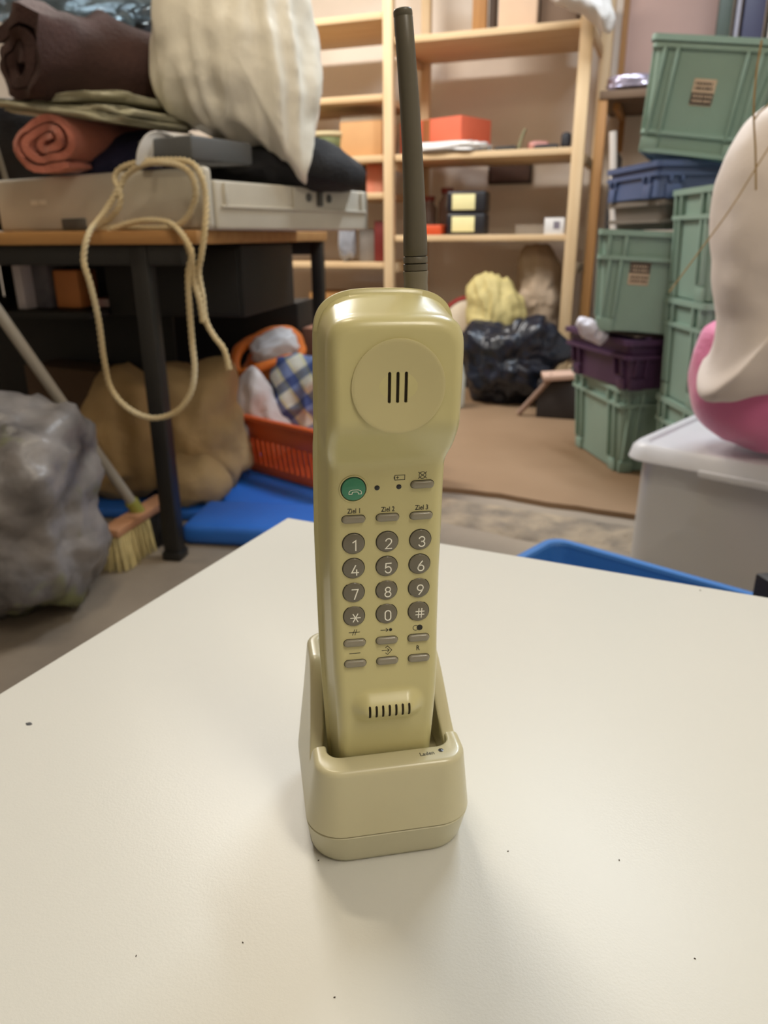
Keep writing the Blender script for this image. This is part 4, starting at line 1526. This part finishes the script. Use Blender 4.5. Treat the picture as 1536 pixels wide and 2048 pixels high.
# top right shelf
sh('tan_board', 'narrow tan board standing on the top shelf', 'board', (0.40, 0.28, Z1), (0.07, 0.05, 0.36), m_pine_dk, 0.05)
sh('dark_board', 'thin dark board standing between the tan board and the pale box', 'board', (0.462, 0.30, Z1), (0.035, 0.05, 0.34), mat('dark_board', (70, 54, 42), 0.7, var=0.1, vscale=8), 0.0)
sh('pale_box', 'pale pinkish cardboard box on the top shelf', 'box', (0.60, 0.29, Z1), (0.18, 0.22, 0.30), mat('pale_cardboard', (206, 176, 148), 0.8, var=0.05, vscale=8), 0.05)
sh('brown_box', 'brown box at the right of the top shelf behind the white sheet', 'box', (0.79, 0.34, Z1), (0.17, 0.2, 0.26), mat('brown_box', (110, 88, 70), 0.8, var=0.06, vscale=8), 0.0)
m_sheet = mat('white_sheet', (222, 218, 214), 0.75, var=0.05, vscale=10, bump=0.3, bscale=30)
o = inflate('white_sheet', [(0.686, 3.750, 1.794), (0.722, 3.750, 1.739), (0.788, 3.750, 1.712), (0.853, 3.750, 1.698), (0.921, 3.750, 1.656), (0.967, 3.750, 1.624), (0.998, 3.750, 1.655), (0.983, 3.750, 1.720), (0.940, 3.750, 1.792), (0.821, 3.750, 1.829)], 0.14, m_sheet, amp=0.02, freq=9, seed=71, wr=0.01, wfreq=14, step=0.014)
tag(o, 'white sheet bundled over the right post at the top shelf', 'sheet')
# left bay
sh('cardboard_box', 'light brown cardboard box with pale top on a shelf in the left bay', 'box', (-0.165, 0.20, Z2), (0.235, 0.24, 0.17), mat('light_cardboard', (192, 146, 98), 0.8, var=0.05, vscale=8), 0.0)
sh('white_board_stack', 'pale stack of paper on top of the light brown cardboard box', 'paper stack', (-0.165, 0.20, Z2 + 0.1715), (0.23, 0.23, 0.024), mat('paper_stack', (206, 192, 172), 0.8, var=0.05, vscale=8), 0.02)
o = lathe('green_basket', [(0.0, 0.0), (0.07, 0.0), (0.105, 0.05), (0.11, 0.10), (0.098, 0.12), (0.085, 0.10), (0, 0.06)], mat('green_weave', (104, 110, 70), 0.8, var=0.2, vscale=30), None, 28)
o.location = RW(-0.37, 0.14, Z2)
tag(o, 'round green basket beside the cardboard box in the left bay', 'basket')
rmx = bmesh.new()
add_tube(rmx, [(0.104 * cos(2 * pi * k / 32), 0.104 * sin(2 * pi * k / 32), 0.115) for k in range(33)], 0.014, 8, False)
finish(rmx, 'basket_rim', mat('pale_rim', (186, 170, 132), 0.7, var=0.08, vscale=20), o, True)
sh('orange_packet', 'orange and pink packet on the shelf under the cardboard box', 'packet', (-0.10, 0.14, 1.013), (0.09, 0.10, 0.14), mat('orange_packet', (196, 96, 60), 0.6, col2=(196, 140, 120), vscale=9), 0.1)
sh('black_box', 'black box on the shelf behind the orange packet', 'box', (-0.28, 0.26, 1.013), (0.26, 0.2, 0.13), m_black_board, 0.0)
sh('red_tin', 'dark red tin on the low shelf in the left bay', 'tin', (-0.075, 0.15, 0.667), (0.06, 0.10, 0.21), mat('red_tin', (112, 34, 30), 0.5, var=0.08, vscale=10), 0.0, 0.006)
sh('grey_tin', 'grey printed tin left of the dark red tin', 'tin', (-0.16, 0.18, 0.667), (0.09, 0.10, 0.17), mat('grey_tin', (120, 112, 104), 0.5, var=0.15, vscale=18), 0.0, 0.006)
o = blob('clear_wrap', RW(-0.27, 0.12, 0.667), (0.09, 0.10, 0.2), mat('clear_wrap', (170, 172, 180), 0.2, var=0.3, vscale=14, trans=0.3), None, 0.6, 0.15, 3, 77, 4, wr=0.08)
tag(o, 'clear plastic wrapped bundle left of the grey tin', 'bundle')
sh('dark_box', 'dark box on the shelf above the cardboard box', 'box', (-0.30, 0.30, 1.465), (0.34, 0.22, 0.10), mat('dark_box', (60, 46, 40), 0.7, var=0.1, vscale=8), 0.0) if False else None
sh('wooden_crate', 'wooden crate low in the left bay', 'crate', (-0.30, 0.22, 0.303), (0.40, 0.26, 0.2), m_pine_dk, 0.0)

# ------------------------------------------------------------------ heap on the floor under the lower shelf
dm = thing('drum', 'pale round hand drum with a red rim leaning under the shelf', 'drum', RW(0.425, 0.15, 0.335), (radians(78), 0, RA + radians(6)))
Mz = Matrix.Translation((0, 0, 0))
lathe('drum_skin', [(0.0, 0.062), (0.128, 0.062), (0.134, 0.058), (0.134, 0.0), (0.0, 0.0)], mat('drum_skin', (196, 180, 156), 0.6, var=0.08, vscale=14), dm, 40)
lathe('drum_rim', [(0.135, 0.0), (0.135, 0.066), (0.152, 0.066), (0.156, 0.05), (0.154, 0.0)], mat('drum_red', (142, 34, 28), 0.5, var=0.08, vscale=14), dm, 40)
yb = inflate('yellow_bag', [(0.455, 0.030, 0.483), (0.492, 0.030, 0.583), (0.569, 0.030, 0.609), (0.649, 0.030, 0.573), (0.718, 0.030, 0.488), (0.738, 0.030, 0.363), (0.733, 0.030, 0.223), (0.587, 0.030, 0.198), (0.478, 0.030, 0.225)], 0.20, mat('yellow_fabric', (186, 170, 112), 0.7, var=0.2, vscale=9, bump=0.3, bscale=30), amp=0.02, freq=10, seed=81, wr=0.02, wfreq=24, step=0.014)
yb.location = RM @ yb.location
yb.rotation_euler = (0, 0, RA)
tag(yb, 'crumpled yellow bag beside the drum under the lower shelf', 'bag')
bg = inflate('beige_cloth', [(0.676, 0.200, 0.677), (0.737, 0.200, 0.747), (0.827, 0.200, 0.747), (0.882, 0.200, 0.629), (0.896, 0.200, 0.428), (0.904, 0.200, 0.220), (0.785, 0.200, 0.201), (0.700, 0.200, 0.345)], 0.14, mat('beige_cloth', (170, 148, 124), 0.85, var=0.08, vscale=9, bump=0.3, bscale=30), amp=0.02, freq=9, seed=83, wr=0.016, wfreq=16, step=0.014)
bg.location = RM @ bg.location
bg.rotation_euler = (0, 0, RA)
tag(bg, 'tall beige cloth bundle beside the right shelf post', 'cloth')
bgb = inflate('black_rubbish_bag', [(0.485, -0.250, 0.287), (0.528, -0.250, 0.374), (0.615, -0.250, 0.377), (0.702, -0.250, 0.363), (0.773, -0.250, 0.406), (0.854, -0.250, 0.438), (0.903, -0.250, 0.421), (0.918, -0.250, 0.363), (0.969, -0.250, 0.307), (0.993, -0.250, 0.237), (0.931, -0.250, 0.174), (0.903, -0.250, 0.062), (0.770, -0.250, 0.013), (0.591, -0.250, 0.022), (0.510, -0.250, 0.139)], 0.30, mat('black_bag_film', (34, 40, 56), 0.32, col2=(20, 22, 26), vscale=7, bump=0.4, bscale=26), amp=0.04, freq=9, seed=85, wr=0.02, wfreq=14, step=0.012, n_ring=24)
bgb.location = RM @ bgb.location
bgb.location.z = max(0.019, bgb.location.z)
bgb.rotation_euler = (0, 0, RA)
tag(bgb, 'shiny black and dark blue rubbish bag on the floor in front of the shelf', 'bag')
jg = lathe('white_jug', [(0.0, 0.0), (0.055, 0.0), (0.06, 0.02), (0.06, 0.14), (0.045, 0.2), (0.02, 0.23), (0.018, 0.26), (0.0, 0.26)], mat('white_jug', (214, 214, 200), 0.4, var=0.04, vscale=10), None, 24)
jg.location = RW(0.50, -0.45, 0.019)
tag(jg, 'white plastic bottle on the brown floor beside the rubbish bag', 'bottle')
o = box('pale_plank', (0, 0, 0.012), (0.34, 0.13, 0.024), mat('pale_plank', (196, 164, 146), 0.7, var=0.06, vscale=8), None, 0.003)
o.location = RW(1.10, -0.48, 0.20)
o.rotation_euler = (0, radians(-4), RA + radians(14))
tag(o, 'pale pinkish plank resting beside the purple bin', 'plank')
o = slab('dark_carton', 'dark low carton under the pale plank', 'carton', RW(1.10, -0.44, 0.019), (0.36, 0.22, 0.165), mat('dark_carton', (48, 42, 40), 0.8, var=0.1, vscale=8), RA)
o = tube('wooden_stick', [RW(0.84, -0.54, 0.028), RW(0.93, -0.545, 0.14), RW(0.985, -0.55, 0.212)], 0.013, wood('stick_wood', (150, 124, 108), (132, 106, 90), 'z'), None, 12)
tag(o, 'thin wooden stick propped on the floor against the plank', 'stick')

# ------------------------------------------------------------------ stacking bins on the right
m_teal = mat('teal_bin_plastic', (138, 165, 153), 0.5, var=0.05, vscale=6)
m_purple = mat('purple_bin_plastic', (72, 46, 78), 0.5, var=0.06, vscale=6)
m_bluebin = mat('slate_blue_bin_plastic', (74, 92, 132), 0.5, var=0.06, vscale=6)
m_greybin = mat('grey_bin_plastic', (116, 108, 100), 0.55, var=0.06, vscale=6)
m_lab_a = mat('beige_label', (206, 184, 160), 0.7, var=0.04, vscale=30)
m_lab_b = mat('dark_label', (70, 60, 56), 0.7, var=0.05, vscale=30)


def make_bin(name, label, loc, rot, w, d, h, m, flare=0.018, ribs=True, band=0.055, sticker=None, handles=True, group=None, flip=False, foot=False):
    t = thing(name, label, 'storage bin', loc, rot, group)
    bm = bmesh.new()

    def lp(z, ins, fl):
        a, b = w / 2 - flare * (1 - fl) - ins, d / 2 - flare * (1 - fl) - ins
        r = 0.02
        out = []
        for (sx, sy, a0) in ((1, 1, 0), (-1, 1, pi / 2), (-1, -1, pi), (1, -1, 3 * pi / 2)):
            for k in range(5):
                an = a0 + pi / 2 * k / 4
                out.append(Vector((sx * (a - r) + r * cos(an), sy * (b - r) + r * sin(an), z)))
        return out
    body = [lp(0, 0.006, 0), lp(0.004, 0, 0), lp(h, 0, 1), lp(h, 0.006, 1), lp(0.008, 0.006, 0)]
    if flip:
        for l in body:
            for v in l:
                v.z = h - v.z
    rings(bm, body, True, True, True)
    finish(bm, 'body', m, t, True, 40)

    def band_part(nm, z0, z1, out, fl):
        bm = bmesh.new()
        zz0, zz1 = (h - z1, h - z0) if flip else (z0, z1)
        rings(bm, [lp(zz0, 0.001, fl), lp(zz0, -out, fl), lp(zz1, -out, fl), lp(zz1, 0.001, fl), lp(zz0, 0.001, fl)], True)
        return finish(bm, nm, m, t, True, 40)
    rim = band_part('rim', h - 0.016, h, 0.014, 1)
    band_part('handle_band', h - band - 0.012, h - band, 0.012, 0.85)

    if foot:
        band_part('foot_band', 0.05, 0.06, 0.010, 0.2)
        band_part('foot_edge', 0.0, 0.012, 0.010, 0.0)

    def wall_piece(nm, side, u, z0, z1, wd, dep, mm):
        """side 0 front (-y), 1 left (-x), 2 right (+x)"""
        zm = (z0 + z1) / 2
        fl = zm / h
        zc = h - zm if flip else zm
        tilt = math.atan2(flare, h) * (-1 if flip else 1)
        half = (d if side == 0 else w) / 2 - flare * (1 - fl)
        M = Matrix.Rotation({0: 0, 1: -pi / 2, 2: pi / 2}[side], 4, 'Z') @ Matrix.Translation((u, -half - dep / 2 + 0.001, zc)) @ Matrix.Rotation(tilt, 4, 'X')
        return box(nm, (0, 0, 0), (wd, dep, (z1 - z0)), mm, t, 0.002, M=M)
    if ribs:
        for side, span in ((0, w), (1, d), (2, d)):
            for s in (-1, 1):
                for q in (0.40, 0.29):
                    wall_piece('rib', side, s * q * span, 0.045, h - band - 0.01, 0.010, 0.014, m)
                wall_piece('foot_rib', side, s * 0.36 * span, 0.0, 0.04, 0.05, 0.010, m)
                if handles:
                    for q in (0.43, 0.27):
                        wall_piece('grip_rib', side, s * q * span, h - band, h - 0.014, 0.012, 0.014, m)
    if sticker is not None:
        lab = wall_piece('label_card', 0, sticker[0], sticker[1] - 0.034, sticker[1] + 0.034, 0.062, 0.003, m_lab_a)
        lab['label'] = 'small two-tone paper label'
        fl = sticker[1] / h
        zc = h - sticker[1] if flip else sticker[1]
        tilt = math.atan2(flare, h) * (-1 if flip else 1)
        half = d / 2 - flare * (1 - fl)
        M = Matrix.Translation((sticker[0], -half - 0.0022, zc)) @ Matrix.Rotation(tilt, 4, 'X')
        sgn = sticker[2]
        box('label_field', (0, -0.0004, -0.0165 * sgn), (0.060, 0.001, 0.030), m_lab_b, lab, 0, M=M)
        rn = random.Random(3)
        for row in (0.022, 0.010, -0.010, -0.022):
            x = -0.024
            while x < 0.022:
                wd = rn.uniform(0.003, 0.008)
                on_dark = (row * sgn) < 0
                box('print_mark', (x + wd / 2, -0.0012, row), (wd, 0.001, 0.006), m_lab_a if on_dark else m_lab_b, lab, 0, M=M)
                x += wd + 0.003
    return t


SA = radians(6)
scx, scy = 0.90, 2.70
make_bin('teal_bin', 'bottom teal bin of the stack, on the floor under the purple bin', (0.925, 2.72, 0.0185), radians(8), 0.31, 0.42, 0.30, m_teal, 0.02)
pb = make_bin('purple_bin', 'dark purple stacking bin wedged between two teal bins', (0.895, 2.66, 0.319), radians(14), 0.33, 0.42, 0.165, m_purple, 0.022, True, 0.05, None, False)
fp_ = inflate('grey_paper', [(0.633, 2.500, 0.540), (0.664, 2.500, 0.548), (0.691, 2.500, 0.527), (0.734, 2.500, 0.495), (0.721, 2.500, 0.460), (0.679, 2.500, 0.476), (0.644, 2.500, 0.500)], 0.05, mat('white_film', (206, 204, 216), 0.35, var=0.08, vscale=14), amp=0.014, freq=22, seed=91, wr=0.008, wfreq=40, step=0.01)
fp_.name = 'white_film_bag'
tag(fp_, 'white plastic film bulging out of the purple bin', 'plastic bag')
o = slab('grey_sheet', 'stiff grey sheet lying across the top of the purple bin', 'sheet', (0.905, 2.67, 0.486), (0.28, 0.36, 0.008), mat('grey_flap', (136, 126, 116), 0.6, var=0.06, vscale=10), radians(14))
make_bin('teal_bin', 'teal stacking bin with a two-tone label, standing on the purple bin', (0.872, 2.625, 0.500), (radians(-1), radians(3), radians(-16)), 0.31, 0.42, 0.305, m_teal, 0.024, True, 0.075, (-0.03, 0.18, -1))
make_bin('grey_bin', 'shallow grey bin beneath the slate blue bin', (0.965, 2.66, 0.815), radians(8), 0.28, 0.36, 0.085, m_greybin, 0.012, False)
make_bin('blue_bin', 'slate blue bin between the grey bin and the tilted teal bin', (0.975, 2.66, 0.902), radians(6), 0.33, 0.38, 0.105, m_bluebin, -0.006, True, 0.03, None, False)
make_bin('teal_bin', 'tilted teal bin with a two-tone label at the top of the stack', (0.985, 2.61, 1.010), (radians(-2), radians(8.5), radians(-27)), 0.325, 0.42, 0.30, m_teal, 0.03, True, 0.02, (0.0, 0.165, 1), False, foot=True)

for k, lb in enumerate(('teal bin at the foot of the right-hand stack, behind the clear plastic box', 'teal bin in the middle of the right-hand stack', 'topmost teal bin of the right-hand stack, beside the white cloth figure')):
    make_bin('teal_bin', lb, (1.10 - 0.012 * k, 2.27, 0.019 + 0.301 * k), radians(2 - k), 0.40, 0.28, 0.30, m_teal, 0.012, True, 0.07)

# leaning panels behind the bins, shelf with foil packs
for k in range(4):
    o = slab('leaning_panel', ('dark panel leaning nearest to the shelving post', 'second dark panel from the shelving post', 'third dark panel from the shelving post', 'dark panel farthest from the shelving post')[k], 'panel', RW(1.14 + 0.045 * k, 0.17, 0.0), (0.03, 0.40, 1.16 - 0.09 * k), mat('dark_panel_%d' % k, ((34, 34, 38), (44, 40, 42), (52, 46, 46), (38, 36, 38))[k], 0.5, var=0.1, vscale=6), (0, radians(-1), RA), group='dark leaning panels')
o = tube('white_pole', [RW(1.235, -0.12, 0.0), RW(1.165, -0.115, 0.72), RW(1.115, -0.11, 1.23)], 0.017, mat('white_pole', (196, 186, 176), 0.5, var=0.04, vscale=10), None, 12)
tag(o, 'thin white pole leaning in front of the dark panels', 'pole')
ws2 = thing('wall_shelf', 'dark wooden wall shelf right of the pine shelving', 'shelf', RW(1.36, 0.34, 1.40), RA)
box('shelf_board', (0, 0, 0.0), (0.66, 0.60, 0.035), mat('dark_shelf_wood', (104, 82, 62), 0.7, var=0.1, vscale=6), ws2, 0.003)
for x in (-0.26, 0.28):
    box('bracket', (x, 0.27, -0.10), (0.03, 0.03, 0.18), m_pine_dk, ws2, 0.002)
    box('bracket_arm', (x, 0.05, -0.032), (0.03, 0.44, 0.03), m_pine_dk, ws2, 0.002)
box('front_post', (-0.315, -0.27, -0.70), (0.045, 0.045, 1.38), m_pine_dk, ws2, 0.003)
m_foil = mat('silver_foil', (196, 190, 214), 0.2, metal=0.7, var=0.25, vscale=16, bump=0.8, bscale=30)
for k, (x, lb) in enumerate(((-0.19, 'silver foil pack on the wall shelf next to the pine post'), (0.02, 'silver foil pack on the wall shelf beside the tilted teal bin'))):
    o = blob('foil_pack', RW(1.36 + x, 0.15, 1.4185), (0.22, 0.20, 0.06), m_foil, None, 0.5, 0.15, 3, 95 + k, 4, (0, 0, RA + 0.2 * k), wr=0.1)
    tag(o, lb, 'foil pack', 'silver foil packs')
pk = thing('pink_board', 'large pinkish board leaning against the back wall on the wall shelf', 'board', RW(1.30, 0.58, 1.4185), RA)
box('board', (0, 0, 0.36), (0.44, 0.02, 0.72), mat('pink_board', (186, 156, 146), 0.7, var=0.06, vscale=3), pk, 0.002)
box('edge_strip', (0.225, -0.004, 0.36), (0.014, 0.024, 0.72), mat('pink_edge', (196, 146, 130), 0.6, var=0.04, vscale=10), pk, 0.001)
box('edge_strip', (-0.225, -0.004, 0.36), (0.03, 0.024, 0.72), m_pine_dk, pk, 0.001)
for k, (x, w, c, lb) in enumerate(((1.525, 0.055, (64, 76, 68), 'dark green folder standing on the wall shelf'), (1.58, 0.018, (150, 148, 160), 'thin grey folder between the dark ones'), (1.645, 0.085, (58, 60, 86), 'dark blue folder standing on the wall shelf'))):
    o = slab('folder', lb, 'folder', RW(x, 0.32, 1.4185), (w, 0.24, 0.60), mat('folder_%d' % k, c, 0.5, var=0.06, vscale=8), RA, group='folders on the wall shelf')
o = slab('white_box', 'white box at the top right beside the dark blue folder', 'box', RW(1.80, 0.30, 1.3), (0.18, 0.3, 0.62), mat('white_box', (206, 200, 190), 0.7, var=0.04, vscale=8), RA)
o.location.z = 1.3
o = slab('grey_cabinet', 'grey cabinet in the right rear corner carrying the white box', 'cabinet', RW(1.95, 0.25, 0.0), (0.5, 0.42, 1.299), mat('grey_cabinet', (120, 112, 106), 0.6, var=0.05, vscale=5), RA)

# ------------------------------------------------------------------ clear box with lid, pink plush, white cloth figure, blue bin
BA = math.atan2(-0.22, 0.24)
bx_ = Vector((cos(BA), sin(BA), 0))
by_ = Vector((-sin(BA), cos(BA), 0))
lidc = Vector((0.575, 1.732, 0.335))
LW, LD = 0.62, 0.56
ctr = lidc + bx_ * LW / 2 + by_ * LD / 2
m_clear = mat('milky_clear_plastic', (206, 202, 196), 0.35)
nt = m_clear.node_tree
n_ = nt.nodes
di = n_.new('ShaderNodeBsdfDiffuse')
di.inputs['Color'].default_value = (*lin((226, 227, 228)), 1)
tl = n_.new('ShaderNodeBsdfTranslucent')
tl.inputs['Color'].default_value = (*lin((232, 232, 232)), 1)
tr_ = n_.new('ShaderNodeBsdfTransparent')
m1 = n_.new('ShaderNodeMixShader')
m1.inputs[0].default_value = 0.35
nt.links.new(di.outputs[0], m1.inputs[1])
nt.links.new(tl.outputs[0], m1.inputs[2])
m2 = n_.new('ShaderNodeMixShader')
m2.inputs[0].default_value = 0.40
nt.links.new(m1.outputs[0], m2.inputs[1])
nt.links.new(tr_.outputs[0], m2.inputs[2])
m3 = n_.new('ShaderNodeMixShader')
m3.inputs[0].default_value = 0.12
gl = n_.new('ShaderNodeBsdfGlossy')
gl.inputs['Roughness'].default_value = 0.3
nt.links.new(m2.outputs[0], m3.inputs[1])
nt.links.new(gl.outputs[0], m3.inputs[2])
nt.links.new(m3.outputs[0], n_['Material Output'].inputs['Surface'])
m_lidp = mat('pale_lid_plastic', (216, 216, 220), 0.35, var=0.03, vscale=5, coat=0.1, alpha=0.75)
clr = thing('clear_storage_box', 'milky clear storage box with a pale lid on the floor at right', 'storage box', (ctr.x, ctr.y, 0.0), BA)


def rr3(a, b, r, z, n=6):
    out = []
    for (sx, sy, a0) in ((1, 1, 0), (-1, 1, pi / 2), (-1, -1, pi), (1, -1, 3 * pi / 2)):
        for k in range(n + 1):
            an = a0 + pi / 2 * k / n
            out.append(Vector((sx * (a - r) + r * cos(an), sy * (b - r) + r * sin(an), z)))
    return out


bm = bmesh.new()
a, b = LW / 2 - 0.022, LD / 2 - 0.022
rings(bm, [rr3(a - 0.008, b - 0.008, 0.05, 0.0), rr3(a + 0.004, b + 0.004, 0.055, 0.008), rr3(a, b, 0.05, 0.30), rr3(a - 0.004, b - 0.004, 0.046, 0.30), rr3(a - 0.002, b - 0.002, 0.05, 0.010)], True, True, True)
finish(bm, 'tub', m_clear, clr, True, 40)
bm = bmesh.new()
rings(bm, [rr3(LW / 2, LD / 2, 0.05, 0.296), rr3(LW / 2 + 0.004, LD / 2 + 0.004, 0.05, 0.30), rr3(LW / 2 - 0.002, LD / 2 - 0.002, 0.05, 0.326), rr3(LW / 2 - 0.012, LD / 2 - 0.012, 0.045, 0.336), rr3(LW / 2 - 0.030, LD / 2 - 0.030, 0.04, 0.336), rr3(LW / 2 - 0.036, LD / 2 - 0.036, 0.04, 0.329), rr3(LW / 2 - 0.05, LD / 2 - 0.05, 0.035, 0.329)], True, True, True)
finish(bm, 'lid', m_lidp, clr, True, 40)
box('clip', (0.02, -LD / 2 - 0.004, 0.296), (0.30, 0.012, 0.016), m_lidp, clr, 0.003)
o = blob('maroon_cloth', (ctr.x - 0.02, ctr.y - 0.06, 0.012), (0.26, 0.22, 0.17), mat('maroon_cloth', (140, 66, 78), 0.8, var=0.15, vscale=8), None, 0.6, 0.12, 3, 101, 4)
tag(o, 'dusky red cloth seen through the wall of the clear box', 'cloth')
o = blob('beige_cloth', (ctr.x - 0.04, ctr.y + 0.14, 0.012), (0.22, 0.18, 0.22), mat('beige_rag', (186, 166, 136), 0.8, var=0.1, vscale=8), None, 0.6, 0.12, 3, 103, 4)
tag(o, 'beige cloth stuffed in the back of the clear box', 'cloth')

m_pink = mat('pink_plush', (214, 112, 158), 0.5, var=0.06, vscale=6, sheen=0.4, bump=0.2, bscale=120)
pk2 = inflate('pink_plush', [(0.710, 1.660, 0.429), (0.694, 1.660, 0.496), (0.698, 1.660, 0.562), (0.719, 1.660, 0.610), (0.792, 1.660, 0.625), (0.900, 1.660, 0.624), (1.011, 1.660, 0.560), (1.045, 1.660, 0.449), (1.018, 1.660, 0.357), (0.909, 1.660, 0.328), (0.804, 1.660, 0.341), (0.742, 1.660, 0.376)], 0.30, m_pink, amp=0.012, freq=6, seed=111, power=0.42, step=0.012, wr=0.003, wfreq=14)
tag(pk2, 'big pink plush cushion sitting on the lid of the clear box', 'plush cushion')
pk2.location.z = 0.334
m_wcl = mat('white_cloth_figure', (216, 205, 198), 0.8, var=0.03, vscale=5, bump=0.08, bscale=200, sheen=0.2)
wf = inflate('white_cloth_figure', [(0.662, 1.550, 0.485), (0.683, 1.550, 0.542), (0.686, 1.550, 0.617), (0.666, 1.550, 0.714), (0.648, 1.550, 0.798), (0.643, 1.550, 0.870), (0.653, 1.550, 0.930), (0.671, 1.550, 0.976), (0.698, 1.550, 1.009), (0.740, 1.550, 1.030), (0.808, 1.550, 1.013), (0.868, 1.550, 0.946), (0.914, 1.550, 0.814), (0.953, 1.550, 0.655), (0.983, 1.550, 0.535), (0.918, 1.550, 0.499), (0.805, 1.550, 0.494), (0.714, 1.550, 0.474)], 0.24, m_wcl, amp=0.010, freq=6, seed=113, power=0.42, step=0.010, n_ring=24, wr=0.004, wfreq=12)
tag(wf, 'tall white cloth figure draped over the pink plush cushion', 'cloth figure')
m_twig = mat('dry_stem', (150, 122, 74), 0.7, var=0.1, vscale=30)
for k, (path, lb) in enumerate((
        ([(0.607, 1.380, 1.089), (0.606, 1.380, 1.041), (0.611, 1.380, 0.986), (0.623, 1.380, 0.931), (0.634, 1.380, 0.869)], 'thin upright dry stem in front of the white cloth figure'),
        ([(0.648, 1.380, 1.019), (0.633, 1.380, 0.997), (0.620, 1.380, 0.986), (0.613, 1.380, 0.975)], 'short dry stem bending over the white cloth figure'),
        ([(0.668, 1.400, 0.963), (0.636, 1.400, 0.902), (0.603, 1.400, 0.839), (0.561, 1.400, 0.773), (0.515, 1.400, 0.702)], 'long thin dry stem slanting down across the teal bins'))):
    o = tube('dry_stem', catmull(path, 0.01), 0.0016 if k < 2 else 0.0012, m_twig, None, 6)
    tag(o, lb, 'stem', 'dry stems at the right')

m_blue2 = mat('bright_blue_plastic', (58, 118, 190), 0.4, var=0.04, vscale=6)
bl = thing('blue_storage_bin', 'bright blue open storage bin on the floor behind the white table', 'storage bin', (0, 0, 0), BA)
rim_c = Vector((0.299, 1.235, 0))
BLW, BLD = 0.52, 0.34
cc = rim_c + bx_ * BLW / 2 - by_ * BLD / 2
bl.location = (cc.x, cc.y, 0)
bm = bmesh.new()
a, b = BLW / 2 - 0.012, BLD / 2 - 0.012
rings(bm, [rr3(a - 0.03, b - 0.03, 0.03, 0.0), rr3(a - 0.026, b - 0.026, 0.03, 0.005), rr3(a, b, 0.03, 0.296), rr3(a - 0.005, b - 0.005, 0.026, 0.296), rr3(a - 0.03, b - 0.03, 0.028, 0.008)], True, True, True)
finish(bm, 'tub', m_blue2, bl, True, 40)
bm = bmesh.new()
rings(bm, [rr3(a - 0.002, b - 0.002, 0.03, 0.286), rr3(BLW / 2, BLD / 2, 0.035, 0.286), rr3(BLW / 2, BLD / 2, 0.035, 0.297), rr3(BLW / 2 - 0.003, BLD / 2 - 0.003, 0.032, 0.30), rr3(a - 0.004, b - 0.004, 0.026, 0.30), rr3(a - 0.006, b - 0.006, 0.026, 0.294)], True)
finish(bm, 'rim', m_blue2, bl, True, 40)
box('grip_notch', (-BLW / 2 + 0.02, 0.02, 0.3), (0.012, 0.06, 0.004), mat('dark_blue_gap', (24, 56, 104), 0.5, var=0.05, vscale=10), bl, 0.001)
o = slab('black_case', 'narrow black case standing in the bright blue bin at the right margin', 'case', ((0.478, 0.860, 0.402)[0] + 0.054, 0.86, 0.009), (0.08, 0.08, 0.375), mat('black_case_shell', (38, 36, 36), 0.5, var=0.08, vscale=10), 0.2)

# ------------------------------------------------------------------ ceiling luminaires, and like housings for the added fill lamps
m_house = mat('white_enamel', (226, 226, 222), 0.4, var=0.02, vscale=5)
for k, (l, s, p, c, r) in enumerate(LAMPS):
    t = thing('ceiling_and_fill_luminaire', ('long ceiling luminaire over the floor in front of the shelving', 'short warm ceiling luminaire above the desk', 'long added fill lamp behind the camera, housed like a ceiling luminaire', 'wide warm fill lamp added close to the left shelving bay, housed like a ceiling luminaire')[k], 'lamp', (l[0], l[1], l[2]), r)
    box('housing', (0, 0, 0.075), (s[0] + 0.06, s[1] + 0.06, 0.11), m_house, t, 0.01)
    for sgn in (-1, 1):
        box('end_cap', (sgn * (s[0] / 2 + 0.035), 0, 0.06), (0.012, s[1] + 0.05, 0.10), m_house, t, 0.003)
